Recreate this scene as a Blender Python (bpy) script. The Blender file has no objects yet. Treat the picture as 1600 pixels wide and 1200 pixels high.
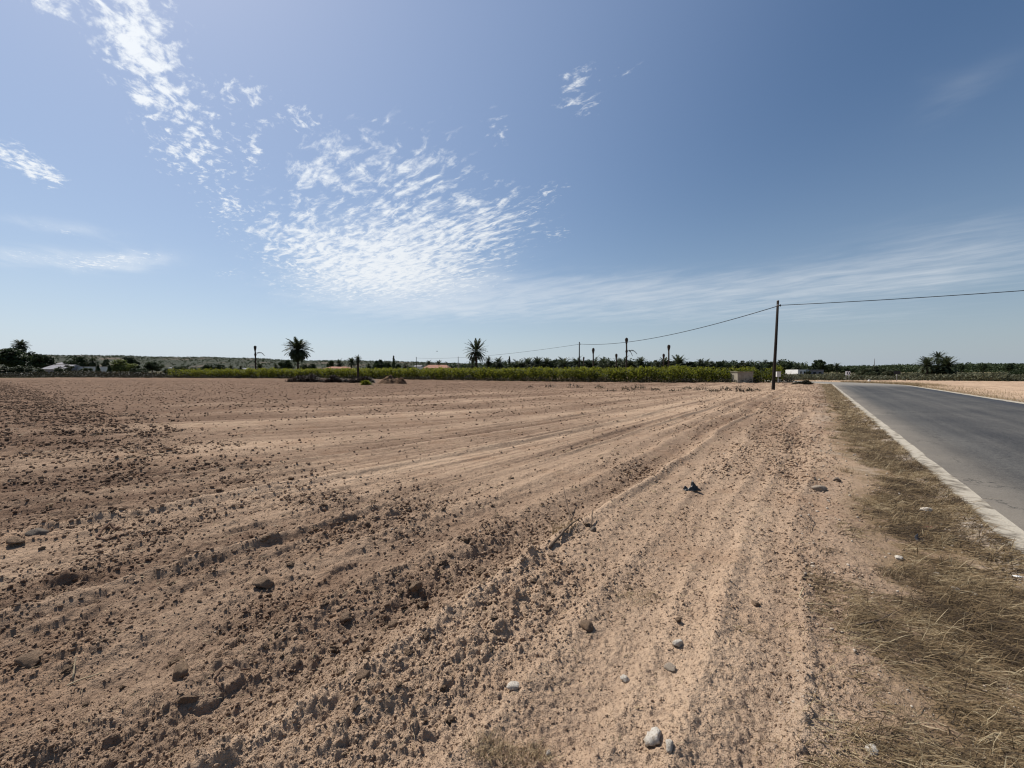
import bpy, bmesh, math, random
import numpy as np
from mathutils import Vector, Matrix, Euler
R = math.radians
scene = bpy.context.scene
COL = scene.collection
rng = np.random.default_rng(7)
random.seed(7)

# ------------------------------------------------------------------ camera
EYE = 1.6
FPX = 640.0                     # focal length in photo pixels (1600 wide)
PITCH = math.atan(20 / FPX)     # horizon sits a little above the middle
cam_d = bpy.data.cameras.new("camera")
cam_d.sensor_width = 36.0
cam_d.lens = 36.0 * FPX / 1600
cam_d.clip_start = 0.05
cam_d.clip_end = 30000
cam = bpy.data.objects.new("camera", cam_d)
cam.location = (0, 0, EYE)
cam.rotation_euler = (R(90) - PITCH, 0, 0)
COL.objects.link(cam)
scene.camera = cam

def ray(px, py):
    u, v = (px - 800) / FPX, (600 - py) / FPX
    c, s = math.cos(PITCH), math.sin(PITCH)
    d = (u, c + v * s, -s + v * c)
    return d[0] / d[1], d[2] / d[1]
def at(px, py, dist):           # the point at forward distance dist seen at that photo pixel
    a, b = ray(px, py)
    return Vector((a * dist, dist, EYE + b * dist))
def on_ground(px, py, z=0.0):
    a, b = ray(px, py)
    d = (z - EYE) / b
    return Vector((a * d, d, z))

# ------------------------------------------------------------------ light
SUN_EL, SUN_AZ = 52.0, -48.0    # azimuth from straight ahead, minus = left
sx, sy, sz = (math.sin(R(SUN_AZ)) * math.cos(R(SUN_EL)), math.cos(R(SUN_AZ)) * math.cos(R(SUN_EL)), math.sin(R(SUN_EL)))
sun_d = bpy.data.lights.new("sun", 'SUN')
sun_d.energy = 5.0
sun_d.angle = R(0.5)
sun_d.color = (1.0, 0.955, 0.89)
sun = bpy.data.objects.new("sun", sun_d)
sun.rotation_euler = Vector((-sx, -sy, -sz)).to_track_quat('-Z', 'Y').to_euler()
sun.location = (0, 0, 300)
COL.objects.link(sun)
scene.view_settings.view_transform = 'Standard'
scene.view_settings.look = 'None'
scene.view_settings.gamma = 1
scene.view_settings.exposure = 0.22
try:
    scene.cycles.filter_width = 1.2
    scene.cycles.max_bounces = 6
    scene.cycles.diffuse_bounces = 3
    scene.cycles.transmission_bounces = 3
    scene.cycles.volume_bounces = 0
    scene.cycles.use_adaptive_sampling = True
except Exception:
    pass

# ------------------------------------------------------------------ node helper
class S:
    """a scalar socket with arithmetic"""
    def __init__(self, nt, sock): self.nt, self.k = nt, sock
    def _m(self, op, *a):
        n = self.nt.nodes.new('ShaderNodeMath'); n.operation = op
        for i, v in enumerate((self,) + a):
            if isinstance(v, S): self.nt.links.new(v.k, n.inputs[i])
            else: n.inputs[i].default_value = v
        return S(self.nt, n.outputs[0])
    def __add__(s, o): return s._m('ADD', o)
    __radd__ = __add__
    def __sub__(s, o): return s._m('SUBTRACT', o)
    def __rsub__(s, o): return (s * -1.0) + o
    def __mul__(s, o): return s._m('MULTIPLY', o)
    __rmul__ = __mul__
    def __truediv__(s, o): return s._m('DIVIDE', o)
    def max(s, o): return s._m('MAXIMUM', o)
    def min(s, o): return s._m('MINIMUM', o)
    def pw(s, o): return s._m('POWER', o)
    def exp(s): return s._m('EXPONENT')
    def clamp(s): return s.max(0.0).min(1.0)
    def step(s, a, b):
        n = s.nt.nodes.new('ShaderNodeMapRange'); n.interpolation_type = 'SMOOTHSTEP'
        s.nt.links.new(s.k, n.inputs[0]); n.inputs[1].default_value = a; n.inputs[2].default_value = b
        return S(s.nt, n.outputs[0])
def node(nt, typ, **kw):
    n = nt.nodes.new(typ)
    for k, v in kw.items(): setattr(n, k, v)
    return n
def noise(nt, vec, scale, detail=4, rough=0.55, dist=0.0, dims='3D'):
    n = node(nt, 'ShaderNodeTexNoise', noise_dimensions=dims)
    nt.links.new(vec, n.inputs['Vector'])
    n.inputs['Scale'].default_value = scale; n.inputs['Detail'].default_value = detail
    n.inputs['Roughness'].default_value = rough; n.inputs['Distortion'].default_value = dist
    return S(nt, n.outputs[0])
def combine(nt, x, y, z=0.0):
    n = node(nt, 'ShaderNodeCombineXYZ')
    for i, v in enumerate((x, y, z)):
        if isinstance(v, S): nt.links.new(v.k, n.inputs[i])
        else: n.inputs[i].default_value = v
    return n.outputs[0]
def mixc(nt, f, a, b):
    n = node(nt, 'ShaderNodeMix', data_type='RGBA')
    for i, v in ((0, f), (6, a), (7, b)):
        if isinstance(v, S): nt.links.new(v.k, n.inputs[i])
        elif hasattr(v, 'is_output'): nt.links.new(v, n.inputs[i])
        elif i == 0: n.inputs[0].default_value = v
        else: n.inputs[i].default_value = (*v, 1)
    return n.outputs[2]

# ------------------------------------------------------------------ sky and clouds
world = bpy.data.worlds.new("World")
scene.world = world
world.use_nodes = True
wt = world.node_tree
wt.nodes.clear()
w_out = wt.nodes.new('ShaderNodeOutputWorld')
bg = wt.nodes.new('ShaderNodeBackground')
sky = wt.nodes.new('ShaderNodeTexSky')
sky.sky_type = 'NISHITA'
sky.sun_disc = False
sky.sun_elevation = R(SUN_EL)
sky.sun_rotation = R(SUN_AZ)
sky.altitude = 30
sky.air_density = 1.0
sky.dust_density = 0.75
sky.ozone_density = 2.0
SKY = 0.074
bg.inputs['Strength'].default_value = SKY
tc = wt.nodes.new('ShaderNodeTexCoord')
sep = wt.nodes.new('ShaderNodeSeparateXYZ')
wt.links.new(tc.outputs['Generated'], sep.inputs[0])
X, Y, Z = (S(wt, sep.outputs[i]) for i in range(3))
Yc = Y.max(0.08)
front = Y.step(0.02, 0.2)
U, V = X / Yc, Z / Yc                       # where in the sky (bearing, height)
Zc = Z.max(0.025)
Px, Py = X / Zc, Y / Zc                     # the flat cloud layer overhead
warp = noise(wt, combine(wt, Px, Py), 2.2, 2, 0.5) - 0.5
A = (Px * 0.64 - Py * 0.76) + warp * 0.10   # along the cloud streets
B = (Px * 0.76 + Py * 0.64) + warp * 0.16   # across them
streets = noise(wt, combine(wt, A * 0.34, B * 1.0), 15.0, 6, 0.6, 0.3)
puffs = noise(wt, combine(wt, A * 0.62, B * 1.0, 4.0), 24.0, 6, 0.62, 0.25)
veil = noise(wt, combine(wt, A * 0.28, B * 0.7, 9.0), 4.0, 6, 0.62, 0.5)
patch = noise(wt, combine(wt, Px, Py, 2.0), 3.0, 3, 0.55)
def blob(px, py, rx, ry, rot=0.0, w=1.0):
    """a soft elliptical area of the sky, given by bearing and height in photo pixels"""
    cu, cv, c, s = (px - 800) / FPX, (580 - py) / FPX, math.cos(R(rot)), math.sin(R(rot))
    du, dv = U - cu, V - cv
    a = (du * c + dv * s) * (FPX / rx)
    b = (dv * c - du * s) * (FPX / ry)
    return ((a * a + b * b) * -1.0).exp() * w
def total(bl):
    m = blob(*bl[0])
    for b in bl[1:]: m = m + blob(*b)
    return m * front
m_fan = total([(595, 395, 170, 64, 6, .92), (500, 275, 70, 62, 40, .62), (645, 270, 85, 70, 20, .66), (770, 345, 85, 55, 20, .52), (545, 225, 60, 26, 30, .3), (640, 440, 130, 34, 0, .5), (440, 365, 80, 36, -20, .45)])
m_puf = total([(225, 60, 90, 66, -45, .62), (170, -20, 110, 50, -20, .55), (250, 145, 78, 58, -50, .66), (312, 235, 52, 74, -62, .68), (365, 330, 56, 46, -50, .56),
               (395, 155, 44, 18, 0, .62), (475, 195, 55, 24, -10, .66), (405, 240, 22, 44, 0, .5), (360, 130, 34, 16, 0, .4), (85, 10, 50, 25, -20, .6), (20, 160, 18, 10, 0, .55),
               (15, 240, 75, 24, -25, .72), (80, 275, 50, 20, -30, .6), (775, 210, 22, 32, 10, .58), (905, 130, 40, 20, 20, .58), (910, 180, 30, 20, 25, .54), (885, 165, 30, 14, 20, .45),
               (975, 118, 30, 12, 30, .36), (868, 366, 34, 16, 0, .52), (860, 300, 40, 14, 10, .42), (830, 330, 40, 16, 10, .48), (600, 200, 26, 14, -25, .42), (350, 428, 36, 9, 0, .45), (190, 410, 90, 16, 6, .52), (60, 402, 90, 12, -4, .46), (110, 365, 70, 10, -12, .42)])
m_veil = total([(70, 404, 150, 20, -2, .55), (205, 412, 80, 18, 4, .55), (90, 355, 120, 16, -8, .55), (640, 455, 190, 36, 0, .55), (960, 455, 240, 32, 3, .52), (1500, 400, 260, 66, 8, .5),
                (1250, 452, 260, 28, 4, .36), (1530, 125, 130, 30, 28, .2), (1450, 180, 90, 40, 30, .2), (1420, 130, 50, 16, 20, .14), (600, 400, 200, 80, 0, .5), (1100, 495, 420, 18, 0, .3), (690, 480, 90, 8, 0, .3)])
c_fan = (((streets * 0.7 + puffs * 0.3) - 0.5) * 4.2 + m_fan * 1.05 - 0.40).step(0.0, 0.95) * m_fan.step(0.03, 0.4)
c_puf = (((puffs * 0.7 + streets * 0.1 + patch * 0.2) - 0.5) * 4.6 + m_puf * 1.2 - 0.55).step(0.0, 0.85) * m_puf.step(0.03, 0.4)
c_veil = (veil * 0.75 + patch * 0.25 + m_veil * 0.5 - 0.66).step(-0.2, 0.5) * m_veil.step(0.02, 0.6) * 0.55
cloud = (1.0 - (1.0 - c_fan * 0.92) * (1.0 - c_puf * 0.92) * (1.0 - c_veil)) * Z.step(0.01, 0.1)
sky_col = node(wt, 'ShaderNodeHueSaturation')
sky_col.inputs['Saturation'].default_value = 1.17
wt.links.new(sky.outputs[0], sky_col.inputs['Color'])
aureole = (X * sx + Y * sy + Z * sz).step(0.35, 1.08)
haze_f = ((Z.max(0.0)) * -5.5).exp() * 0.82
side = (X * sx * 0.7 + Y * sy * 0.7).step(-0.25, 0.75) * 3.8 + 5.1
hz = node(wt, 'ShaderNodeMix', data_type='RGBA', blend_type='MULTIPLY')
hz.inputs[0].default_value = 1
hz.inputs[6].default_value = (0.84, 1.0, 1.20, 1)
wt.links.new(combine(wt, side, side, side), hz.inputs[7])
sky_mix = mixc(wt, haze_f, mixc(wt, aureole * 0.42, sky_col.outputs[0], (5.6, 7.0, 10.0)), hz.outputs[2])
near_sun = (X * sx + Y * sy + Z * sz).step(0.35, 1.0)
lit = near_sun * 2.0 + 9.4                  # clouds shine more towards the sun
cc = node(wt, 'ShaderNodeMix', data_type='RGBA', blend_type='MULTIPLY')
cc.inputs[0].default_value = 1
cc.inputs[6].default_value = (0.96, 1.0, 1.04, 1)
wt.links.new(combine(wt, lit, lit, lit), cc.inputs[7])
wt.links.new(mixc(wt, cloud, sky_mix, cc.outputs[2]), bg.inputs['Color'])
wt.links.new(bg.outputs[0], w_out.inputs[0])

# ------------------------------------------------------------------ scene helpers
def tag(o, label=None, cat=None, group=None, kind=None):
    if label: o['label'] = label
    if cat: o['category'] = cat
    if group: o['group'] = group
    if kind: o['kind'] = kind
    return o
def empty(name, loc=(0, 0, 0), rz=0.0, scale=None):
    o = bpy.data.objects.new(name, None)
    o.location = loc; o.rotation_euler = (0, 0, rz)
    if scale is not None: o.scale = scale
    o.empty_display_size = 0.2
    COL.objects.link(o)
    return o
def link(name, me, parent=None, loc=None, rot=None, scale=None):
    o = bpy.data.objects.new(name, me)
    COL.objects.link(o)
    if parent: o.parent = parent
    if loc is not None: o.location = loc
    if rot is not None: o.rotation_euler = rot
    if scale is not None: o.scale = scale
    return o
def mesh_np(name, verts, quads=None, tris=None, mats=(), smooth=False, attrs=None):
    me = bpy.data.meshes.new(name)
    verts = np.asarray(verts, np.float32)
    fs, starts, tot = [], [], 0
    if quads is not None and len(quads):
        q = np.asarray(quads, np.int32); fs.append(q.ravel()); starts.append(np.arange(len(q), dtype=np.int32) * 4 + tot); tot += q.size
    if tris is not None and len(tris):
        t = np.asarray(tris, np.int32); fs.append(t.ravel()); starts.append(np.arange(len(t), dtype=np.int32) * 3 + tot); tot += t.size
    fl, st = np.concatenate(fs), np.concatenate(starts)
    me.vertices.add(len(verts)); me.loops.add(len(fl)); me.polygons.add(len(st))
    me.vertices.foreach_set('co', verts.ravel())
    me.loops.foreach_set('vertex_index', fl)
    me.polygons.foreach_set('loop_start', st)
    me.update(calc_edges=True)
    if smooth: me.polygons.foreach_set('use_smooth', np.ones(len(st), bool))
    for k, v in (attrs or {}).items():
        a = me.attributes.new(k, 'FLOAT', 'POINT'); a.data.foreach_set('value', np.asarray(v, np.float32).ravel())
    for m in mats: me.materials.append(m)
    return me
class MB:
    """collects boxes, tubes, sheets into one mesh"""
    def __init__(s): s.v, s.f = [], []
    def add(s, vs, fs):
        b = len(s.v); s.v += [tuple(v) for v in vs]; s.f += [tuple(b + i for i in f) for f in fs]
        return s
    def box(s, c, d, rz=0.0, taper=1.0):
        x, y, z = (k / 2 for k in d); ca, sa = math.cos(rz), math.sin(rz); vs = []
        for k in (-1, 1):
            q = taper if k > 0 else 1.0
            for a, b in ((-1, -1), (1, -1), (1, 1), (-1, 1)):
                px, py = a * x * q, b * y * q
                vs.append((c[0] + px * ca - py * sa, c[1] + px * sa + py * ca, c[2] + k * z))
        return s.add(vs, [(0, 3, 2, 1), (4, 5, 6, 7), (0, 1, 5, 4), (1, 2, 6, 5), (2, 3, 7, 6), (3, 0, 4, 7)])
    def tube(s, pts, rad, n=8, cap=True):
        pts = [Vector(p) for p in pts]
        if not hasattr(rad, '__len__'): rad = [rad] * len(pts)
        vs, fs = [], []
        up = None
        for i, p in enumerate(pts):
            t = (pts[min(i + 1, len(pts) - 1)] - pts[max(i - 1, 0)]).normalized()
            if up is None: up = Vector((1, 0, 0)) if abs(t.x) < 0.8 else Vector((0, 1, 0))
            a = t.cross(up).normalized(); b = a.cross(t).normalized(); up = b
            for k in range(n):
                w = 2 * math.pi * k / n
                vs.append(p + (a * math.cos(w) + b * math.sin(w)) * rad[i])
        for i in range(len(pts) - 1):
            for k in range(n):
                fs.append((i * n + k, i * n + (k + 1) % n, (i + 1) * n + (k + 1) % n, (i + 1) * n + k))
        if cap:
            fs.append(tuple(range(n - 1, -1, -1))); fs.append(tuple((len(pts) - 1) * n + k for k in range(n)))
        return s.add(vs, fs)
    def mesh(s, name, mat, smooth=False):
        me = bpy.data.meshes.new(name); me.from_pydata(s.v, [], s.f); me.update()
        me.materials.append(mat)
        if smooth: me.polygons.foreach_set('use_smooth', np.ones(len(me.polygons), bool))
        return me
    def build(s, name, mat, parent=None, smooth=False, **k):
        return link(name, s.mesh(name, mat, smooth), parent, **k)

# ------------------------------------------------------------------ materials
def material(name, col, rough=0.92, spec=0.06, col2=None, scale=8.0, detail=5, bump=0.0, bscale=None, lo=0.35, hi=0.65, stretch=None, transl=0.0, attr=None, tcol=None):
    m = bpy.data.materials.new(name); m.use_nodes = True
    nt = m.node_tree; b = nt.nodes['Principled BSDF']
    b.inputs['Roughness'].default_value = rough; b.inputs['Specular IOR Level'].default_value = spec
    t = node(nt, 'ShaderNodeTexCoord'); vec = t.outputs['Object']
    if stretch:
        mp = node(nt, 'ShaderNodeMapping'); mp.inputs['Scale'].default_value = stretch
        nt.links.new(vec, mp.inputs[0]); vec = mp.outputs[0]
    c = None
    if col2 is not None:
        f = noise(nt, vec, scale, detail).step(lo, hi)
        if attr:
            a = node(nt, 'ShaderNodeAttribute', attribute_name=attr)
            f = (f * 0.35 + S(nt, a.outputs['Fac']) * 0.8).clamp()
        c = mixc(nt, f, col, col2)
        nt.links.new(c, b.inputs['Base Color'])
    else: b.inputs['Base Color'].default_value = (*col, 1)
    if bump:
        h = noise(nt, vec, bscale or scale * 3, 6, 0.65)
        bn = node(nt, 'ShaderNodeBump'); bn.inputs['Strength'].default_value = min(bump, 1.0); bn.inputs['Distance'].default_value = 0.02 * bump
        nt.links.new(h.k, bn.inputs['Height']); nt.links.new(bn.outputs[0], b.inputs['Normal'])
    if transl:
        tr = node(nt, 'ShaderNodeBsdfTranslucent'); mx = node(nt, 'ShaderNodeMixShader')
        mx.inputs[0].default_value = transl
        if tcol: tr.inputs[0].default_value = (*tcol, 1)
        elif c is not None: nt.links.new(c, tr.inputs[0])
        else: tr.inputs[0].default_value = (*col, 1)
        nt.links.new(b.outputs[0], mx.inputs[1]); nt.links.new(tr.outputs[0], mx.inputs[2])
        nt.links.new(mx.outputs[0], nt.nodes['Material Output'].inputs[0])
    return m

def soil_material(name, attrs=True):
    m = bpy.data.materials.new(name); m.use_nodes = True
    nt = m.node_tree; b = nt.nodes['Principled BSDF']
    b.inputs['Roughness'].default_value = 1.0; b.inputs['Specular IOR Level'].default_value = 0.03
    vec = node(nt, 'ShaderNodeTexCoord').outputs['Object']
    fine = noise(nt, vec, 38, 6, 0.7); mid = noise(nt, vec, 5.5, 5, 0.6); big = noise(nt, vec, 0.55, 4, 0.55); speck = noise(nt, vec, 150, 2, 0.5)
    if attrs:
        pale = S(nt, node(nt, 'ShaderNodeAttribute', attribute_name='pale').outputs['Fac'])
        grav = S(nt, node(nt, 'ShaderNodeAttribute', attribute_name='gravel').outputs['Fac'])
        straw = S(nt, node(nt, 'ShaderNodeAttribute', attribute_name='straw').outputs['Fac'])
    else:
        pale, grav, straw = None, None, None
    f = (fine - 0.5) * 0.9 + (mid - 0.5) * 0.7 + (big - 0.5) * 0.55
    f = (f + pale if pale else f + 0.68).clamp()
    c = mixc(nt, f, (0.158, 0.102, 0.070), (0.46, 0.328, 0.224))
    red = (noise(nt, vec, 0.9, 4, 0.6)).step(0.5, 0.72) * 0.45
    c = mixc(nt, red, c, (0.265, 0.163, 0.102))
    if grav:
        c = mixc(nt, grav * (speck * 0.5 + fine * 0.5).step(0.38, 0.6), c, (0.46, 0.41, 0.34))
        c = mixc(nt, straw * mid.step(0.3, 0.6), c, (0.18, 0.125, 0.065))
    light = speck.step(0.69, 0.75) * 0.5
    c = mixc(nt, light, c, (0.5, 0.42, 0.33))
    nt.links.new(c, b.inputs['Base Color'])
    h = fine * 0.7 + speck * 0.3 + noise(nt, vec, 14, 5, 0.65) * 1.3 + mid * 1.2
    bn = node(nt, 'ShaderNodeBump'); bn.inputs['Strength'].default_value = 1.0; bn.inputs['Distance'].default_value = 0.026
    nt.links.new(h.k, bn.inputs['Height']); nt.links.new(bn.outputs[0], b.inputs['Normal'])
    return m
M = {}
M['soil'] = soil_material('ploughed soil')
M['clod'] = soil_material('clod soil', False)
M['plain'] = material('dry plain', (0.20, 0.15, 0.09), col2=(0.11, 0.11, 0.055), scale=0.02, bump=0.3, bscale=0.5)

# ------------------------------------------------------------------ noise for the terrain
_T = {}
def perlin(x, y, seed=0):
    if seed not in _T:
        a = np.random.default_rng(100 + seed).random((256, 256), dtype=np.float32) * 2 * np.pi
        _T[seed] = (np.cos(a), np.sin(a))
    gx, gy = _T[seed]
    x0, y0 = np.floor(x), np.floor(y)
    fx, fy = (x - x0).astype(np.float32), (y - y0).astype(np.float32)
    i, j = x0.astype(np.int64) & 255, y0.astype(np.int64) & 255
    i1, j1 = (i + 1) & 255, (j + 1) & 255
    u, v = fx * fx * fx * (fx * (fx * 6 - 15) + 10), fy * fy * fy * (fy * (fy * 6 - 15) + 10)
    n00 = gx[i, j] * fx + gy[i, j] * fy; n10 = gx[i1, j] * (fx - 1) + gy[i1, j] * fy
    n01 = gx[i, j1] * fx + gy[i, j1] * (fy - 1); n11 = gx[i1, j1] * (fx - 1) + gy[i1, j1] * (fy - 1)
    return ((n00 * (1 - u) + n10 * u) * (1 - v) + (n01 * (1 - u) + n11 * u) * v) * 1.5
def fbm(x, y, seed, octv=3, gain=0.5):
    s, a = 0, 1.0
    for k in range(octv):
        s = s + a * perlin(x * 2 ** k + 17.3 * k, y * 2 ** k - 9.1 * k, seed + k); a *= gain
    return s
def cells(x, y, seed):
    if ('c', seed) not in _T:
        g = np.random.default_rng(900 + seed); _T[('c', seed)] = [g.random((256, 256), dtype=np.float32) for _ in range(3)]
    jx, jy, rr = _T[('c', seed)]
    x0, y0 = np.floor(x), np.floor(y)
    best = np.full(x.shape, 9.0, np.float32); rid = np.zeros(x.shape, np.float32)
    for a in (-1, 0, 1):
        for b in (-1, 0, 1):
            i, j = (x0 + a).astype(np.int64) & 255, (y0 + b).astype(np.int64) & 255
            d = (x0 + a + jx[i, j] - x) ** 2 + (y0 + b + jy[i, j] - y) ** 2
            k = d < best
            best = np.where(k, d, best); rid = np.where(k, rr[i, j], rid)
    return np.sqrt(best), rid
def sst(a, b, x):
    t = np.clip((x - a) / (b - a), 0, 1); return t * t * (3 - 2 * t)

# ------------------------------------------------------------------ the road's line: straight, then a bend to the left
RD = np.array((math.sin(R(36.6)), math.cos(R(36.6)))); RN = np.array((-RD[1], RD[0]))
E0 = np.array((4.57, 3.66)); WID, T_BEND, R_IN = 6.8, 57.0, 12.0
def road_line():
    pts = [(-60 + 9 * k) for k in range(13)]
    out = [(E0 + RD * t, RN.copy()) for t in pts] + [(E0 + RD * T_BEND, RN.copy())]
    c = E0 + RD * T_BEND + RN * R_IN
    for k in range(1, 15):
        a = R(47.0) * k / 14
        ca, sa = math.cos(a), math.sin(a)
        n = np.array((RN[0] * ca - RN[1] * sa, RN[0] * sa + RN[1] * ca))
        out.append((c - n * R_IN, n))
    d = np.array((n[1], -n[0]))
    for k in range(1, 12): out.append((c - n * R_IN + d * 10 * k, n))
    return out
LINE = road_line()
def road_coords(x, y):
    """s: metres left of the road's left edge, t: metres along it"""
    shp = x.shape; P = np.stack([x.ravel(), y.ravel()], 1).astype(np.float64)
    best = np.full(len(P), 1e9); s = np.zeros(len(P)); t = np.zeros(len(P)); run = -60.0
    for (p, n), (q, _) in zip(LINE[:-1], LINE[1:]):
        d = q - p; L = np.hypot(*d); d = d / L; nn = np.array((-d[1], d[0]))
        w = P - p; tt = np.clip(w @ d, 0, L); off = w - tt[:, None] * d
        dist = np.hypot(off[:, 0], off[:, 1]); k = dist < best
        best = np.where(k, dist, best); s = np.where(k, np.where(w @ nn >= 0, dist, -dist), s); t = np.where(k, run + tt, t)
        run += L
    return s.reshape(shp), t.reshape(shp)

def ground(x, y):
    x = np.asarray(x, np.float64); y = np.asarray(y, np.float64)
    s, t = road_coords(x, y)
    r = np.hypot(x, y)
    def lod(L): return sst(1.0, 3.0, L / (r * 0.0055 + 1e-6))
    right = s < -WID / 2
    d = np.where(right, -(s + WID), s)                       # distance from the near road edge
    bend = sst(4.0, 11.0, d) * np.where(right, 0.2, 1.0)
    tt = 13 * (1 - np.exp(-np.maximum(t + 10, 0) / 13)) + 0.25 * np.maximum(t + 10, 0)
    w1, w2 = perlin(x * .22, y * .22, 1), perlin(x * .8, y * .8, 2)
    phi = d + 0.72 * tt * bend + 0.22 * w1 + 0.07 * w2
    field = sst(0.9, 1.7, d + 0.35 * w2)
    z = 0.030 * w1 * lod(4) + 0.012 * w2 * lod(1)
    # plough lines, stretched along the furrows
    fur = 0.030 * perlin(phi / 1.9, t / 26, 3) * lod(1.9) + 0.026 * perlin(phi / .72, t / 11, 4) * lod(.72) + 0.022 * perlin(phi / .33, t / 6, 5) * lod(.33) + 0.013 * perlin(phi / .15, t / 1.6, 6) * lod(.15)
    def ridge(s0, w, h): return h * np.exp(-((phi - s0) / w) ** 2) * (0.75 + 0.5 * perlin(t * .35, phi * .2, 7))
    near = sst(60, 25, t)
    brk = (.75 + .6 * sst(-.25, .3, perlin(t * .45, phi * .9, 8))) * (.6 + .5 * sst(0, -3, t))
    fur = fur + near * (ridge(3.42, .08, .08) - ridge(3.70, .17, .065) + (ridge(2.75, .06, .028) + ridge(2.3, .05, .018)) * brk - ridge(2.5, .14, .012) + (ridge(2.05, .06, .03) + ridge(1.62, .05, .026)) * brk - ridge(1.8, .1, .012)
                        + ridge(4.15, .13, .045) - ridge(4.45, .2, .03) + ridge(5.0, .12, .03) + ridge(6.1, .13, .06) - ridge(6.4, .2, .05) + ridge(9.6, .25, .09) - ridge(10.0, .3, .06) + ridge(15.5, .4, .06) + ridge(22, .5, .07))
    z = z + fur * field
    # how cloddy it is
    rough = 0.16 + 0.38 * fbm(x * .5, y * .5, 10, 2) + 0.45 * perlin(phi / .7, t / 5, 12)
    rough = np.clip(rough, 0.05, 0.9) * (1 - .42 * sst(4.3, 6, d))
    rough = rough + near * 0.40 * np.exp(-((phi - 3.80) / .4) ** 2) * sst(4, 0, t) + 0.75 * sst(-.9, -3.2, t + .35 * w1) * sst(2.3, 3.2, d) * (.75 + .8 * perlin(x * 1.3, y * 1.3, 14)) + .34 * sst(14, 4, t) * sst(3.8, 2.8, d) * sst(.8, 1.3, d) * (.75 + .6 * perlin(x * .9, y * .9, 18))
    rough = np.clip(rough, 0.06, 1.6) * (0.3 + 0.7 * field)
    for k, (L, amp) in enumerate(((.62, .024), (.30, .020), (.15, .017), (.075, .0135), (.038, .0095), (.02, .0058))):
        l = lod(L)
        if not np.any(l > 0): continue
        nz = perlin(x / L + 3.1 * k, y / L - 5.7 * k, 20 + k)
        z = z + amp * (rough if k < 3 else .35 + .75 * rough) * l * (1 + np.clip((r - 6) / 16, 0, 1.1) * (k < 3)) * (np.abs(nz) * 1.5 - 0.35 if k in (1, 2, 3, 4) else nz)
    crust = sst(3.2, 3.9, d) * sst(-1.6, -3.4, t + .3 * w1) * np.clip(.6 + 1.2 * perlin(x * 1.7, y * 1.7, 15), 0, 1)
    if np.any(crust > 0):
        fr, ri = cells(phi / .17 + .35 * perlin(x * 6, y * 6, 16), t / .30 + .35 * perlin(x * 6, y * 6, 17), 48)
        z = z + crust * .055 * np.clip(ri - .25, 0, 1) * sst(.72, .28, fr) * lod(.2)
    clodm = 0
    wx, wy = x + 0.02 * perlin(x * 22, y * 22, 30), y + 0.02 * perlin(x * 22, y * 22, 31)
    for k, (L, thr) in enumerate(((.21, .80), (.11, .66), (.062, .45), (.036, .25))):
        l = lod(L)
        if not np.any(l > 0): continue
        f, rid = cells(wx / L, wy / L, 40 + k)
        size = np.clip((rid - thr) / (1 - thr), 0, 1) * np.clip(rough * 1.15 + (.38 if L < .07 else 0), 0, 1.25)
        rad = 0.24 + 0.26 * size
        dome = np.clip(1 - (f / rad) ** 2, 0, 1) ** .8 * (size > 0.02)
        z = z + dome * rad * L * (0.20 + (0.42 if L < .07 else .24) * size) * l * (1 if L < .07 else sst(.45, 1.05, rough))
        clodm = np.maximum(clodm, dome * (size > 0.2))
    far_lump = lod(3) * (1 - lod(.5))
    z = z + far_lump * 0.11 * np.abs(perlin(x / 1.3, y / 1.3, 50)) * field
    # shoulder and road bed
    sh = sst(0.9, 0.0, d)
    z = z * (1 - 0.75 * sh) - 0.035 * sst(0.1, 0.3, d) * sst(1.4, 0.6, d)
    on = (s <= 0.03) & (s >= -WID - 0.03)
    z = np.where(on, -0.09, z)
    # colour of the earth, with backlit darkening painted in towards the far left
    pale = 0.47 + 0.30 * perlin(phi / 2.6, t / 30, 60) + 0.22 * perlin(phi / .55, t / 9, 61) + 0.18 * w1
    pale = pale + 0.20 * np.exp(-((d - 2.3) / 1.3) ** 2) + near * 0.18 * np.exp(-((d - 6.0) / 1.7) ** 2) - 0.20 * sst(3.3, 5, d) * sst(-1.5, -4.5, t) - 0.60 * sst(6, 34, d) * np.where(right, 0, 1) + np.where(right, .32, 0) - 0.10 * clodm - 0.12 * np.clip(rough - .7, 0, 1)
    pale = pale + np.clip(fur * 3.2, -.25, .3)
    gravel = np.clip(sst(.55, .1, d) + .55 * sst(1.9, .9, d) * sst(.1, .35, fbm(x * .7, y * .7, 70, 2)), 0, 1)
    straw = sst(1.35, .8, d + .3 * w2) * sst(.1, .3, d) * .8
    return z, np.clip(pale, 0, 1), gravel, straw, s, t, phi, rough
def gz(x, y): return float(ground(np.array([x]), np.array([y]))[0][0])
def grad_drop(x, y, h=0.0):
    return Vector((x, y, gz(x, y) + h))

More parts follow.
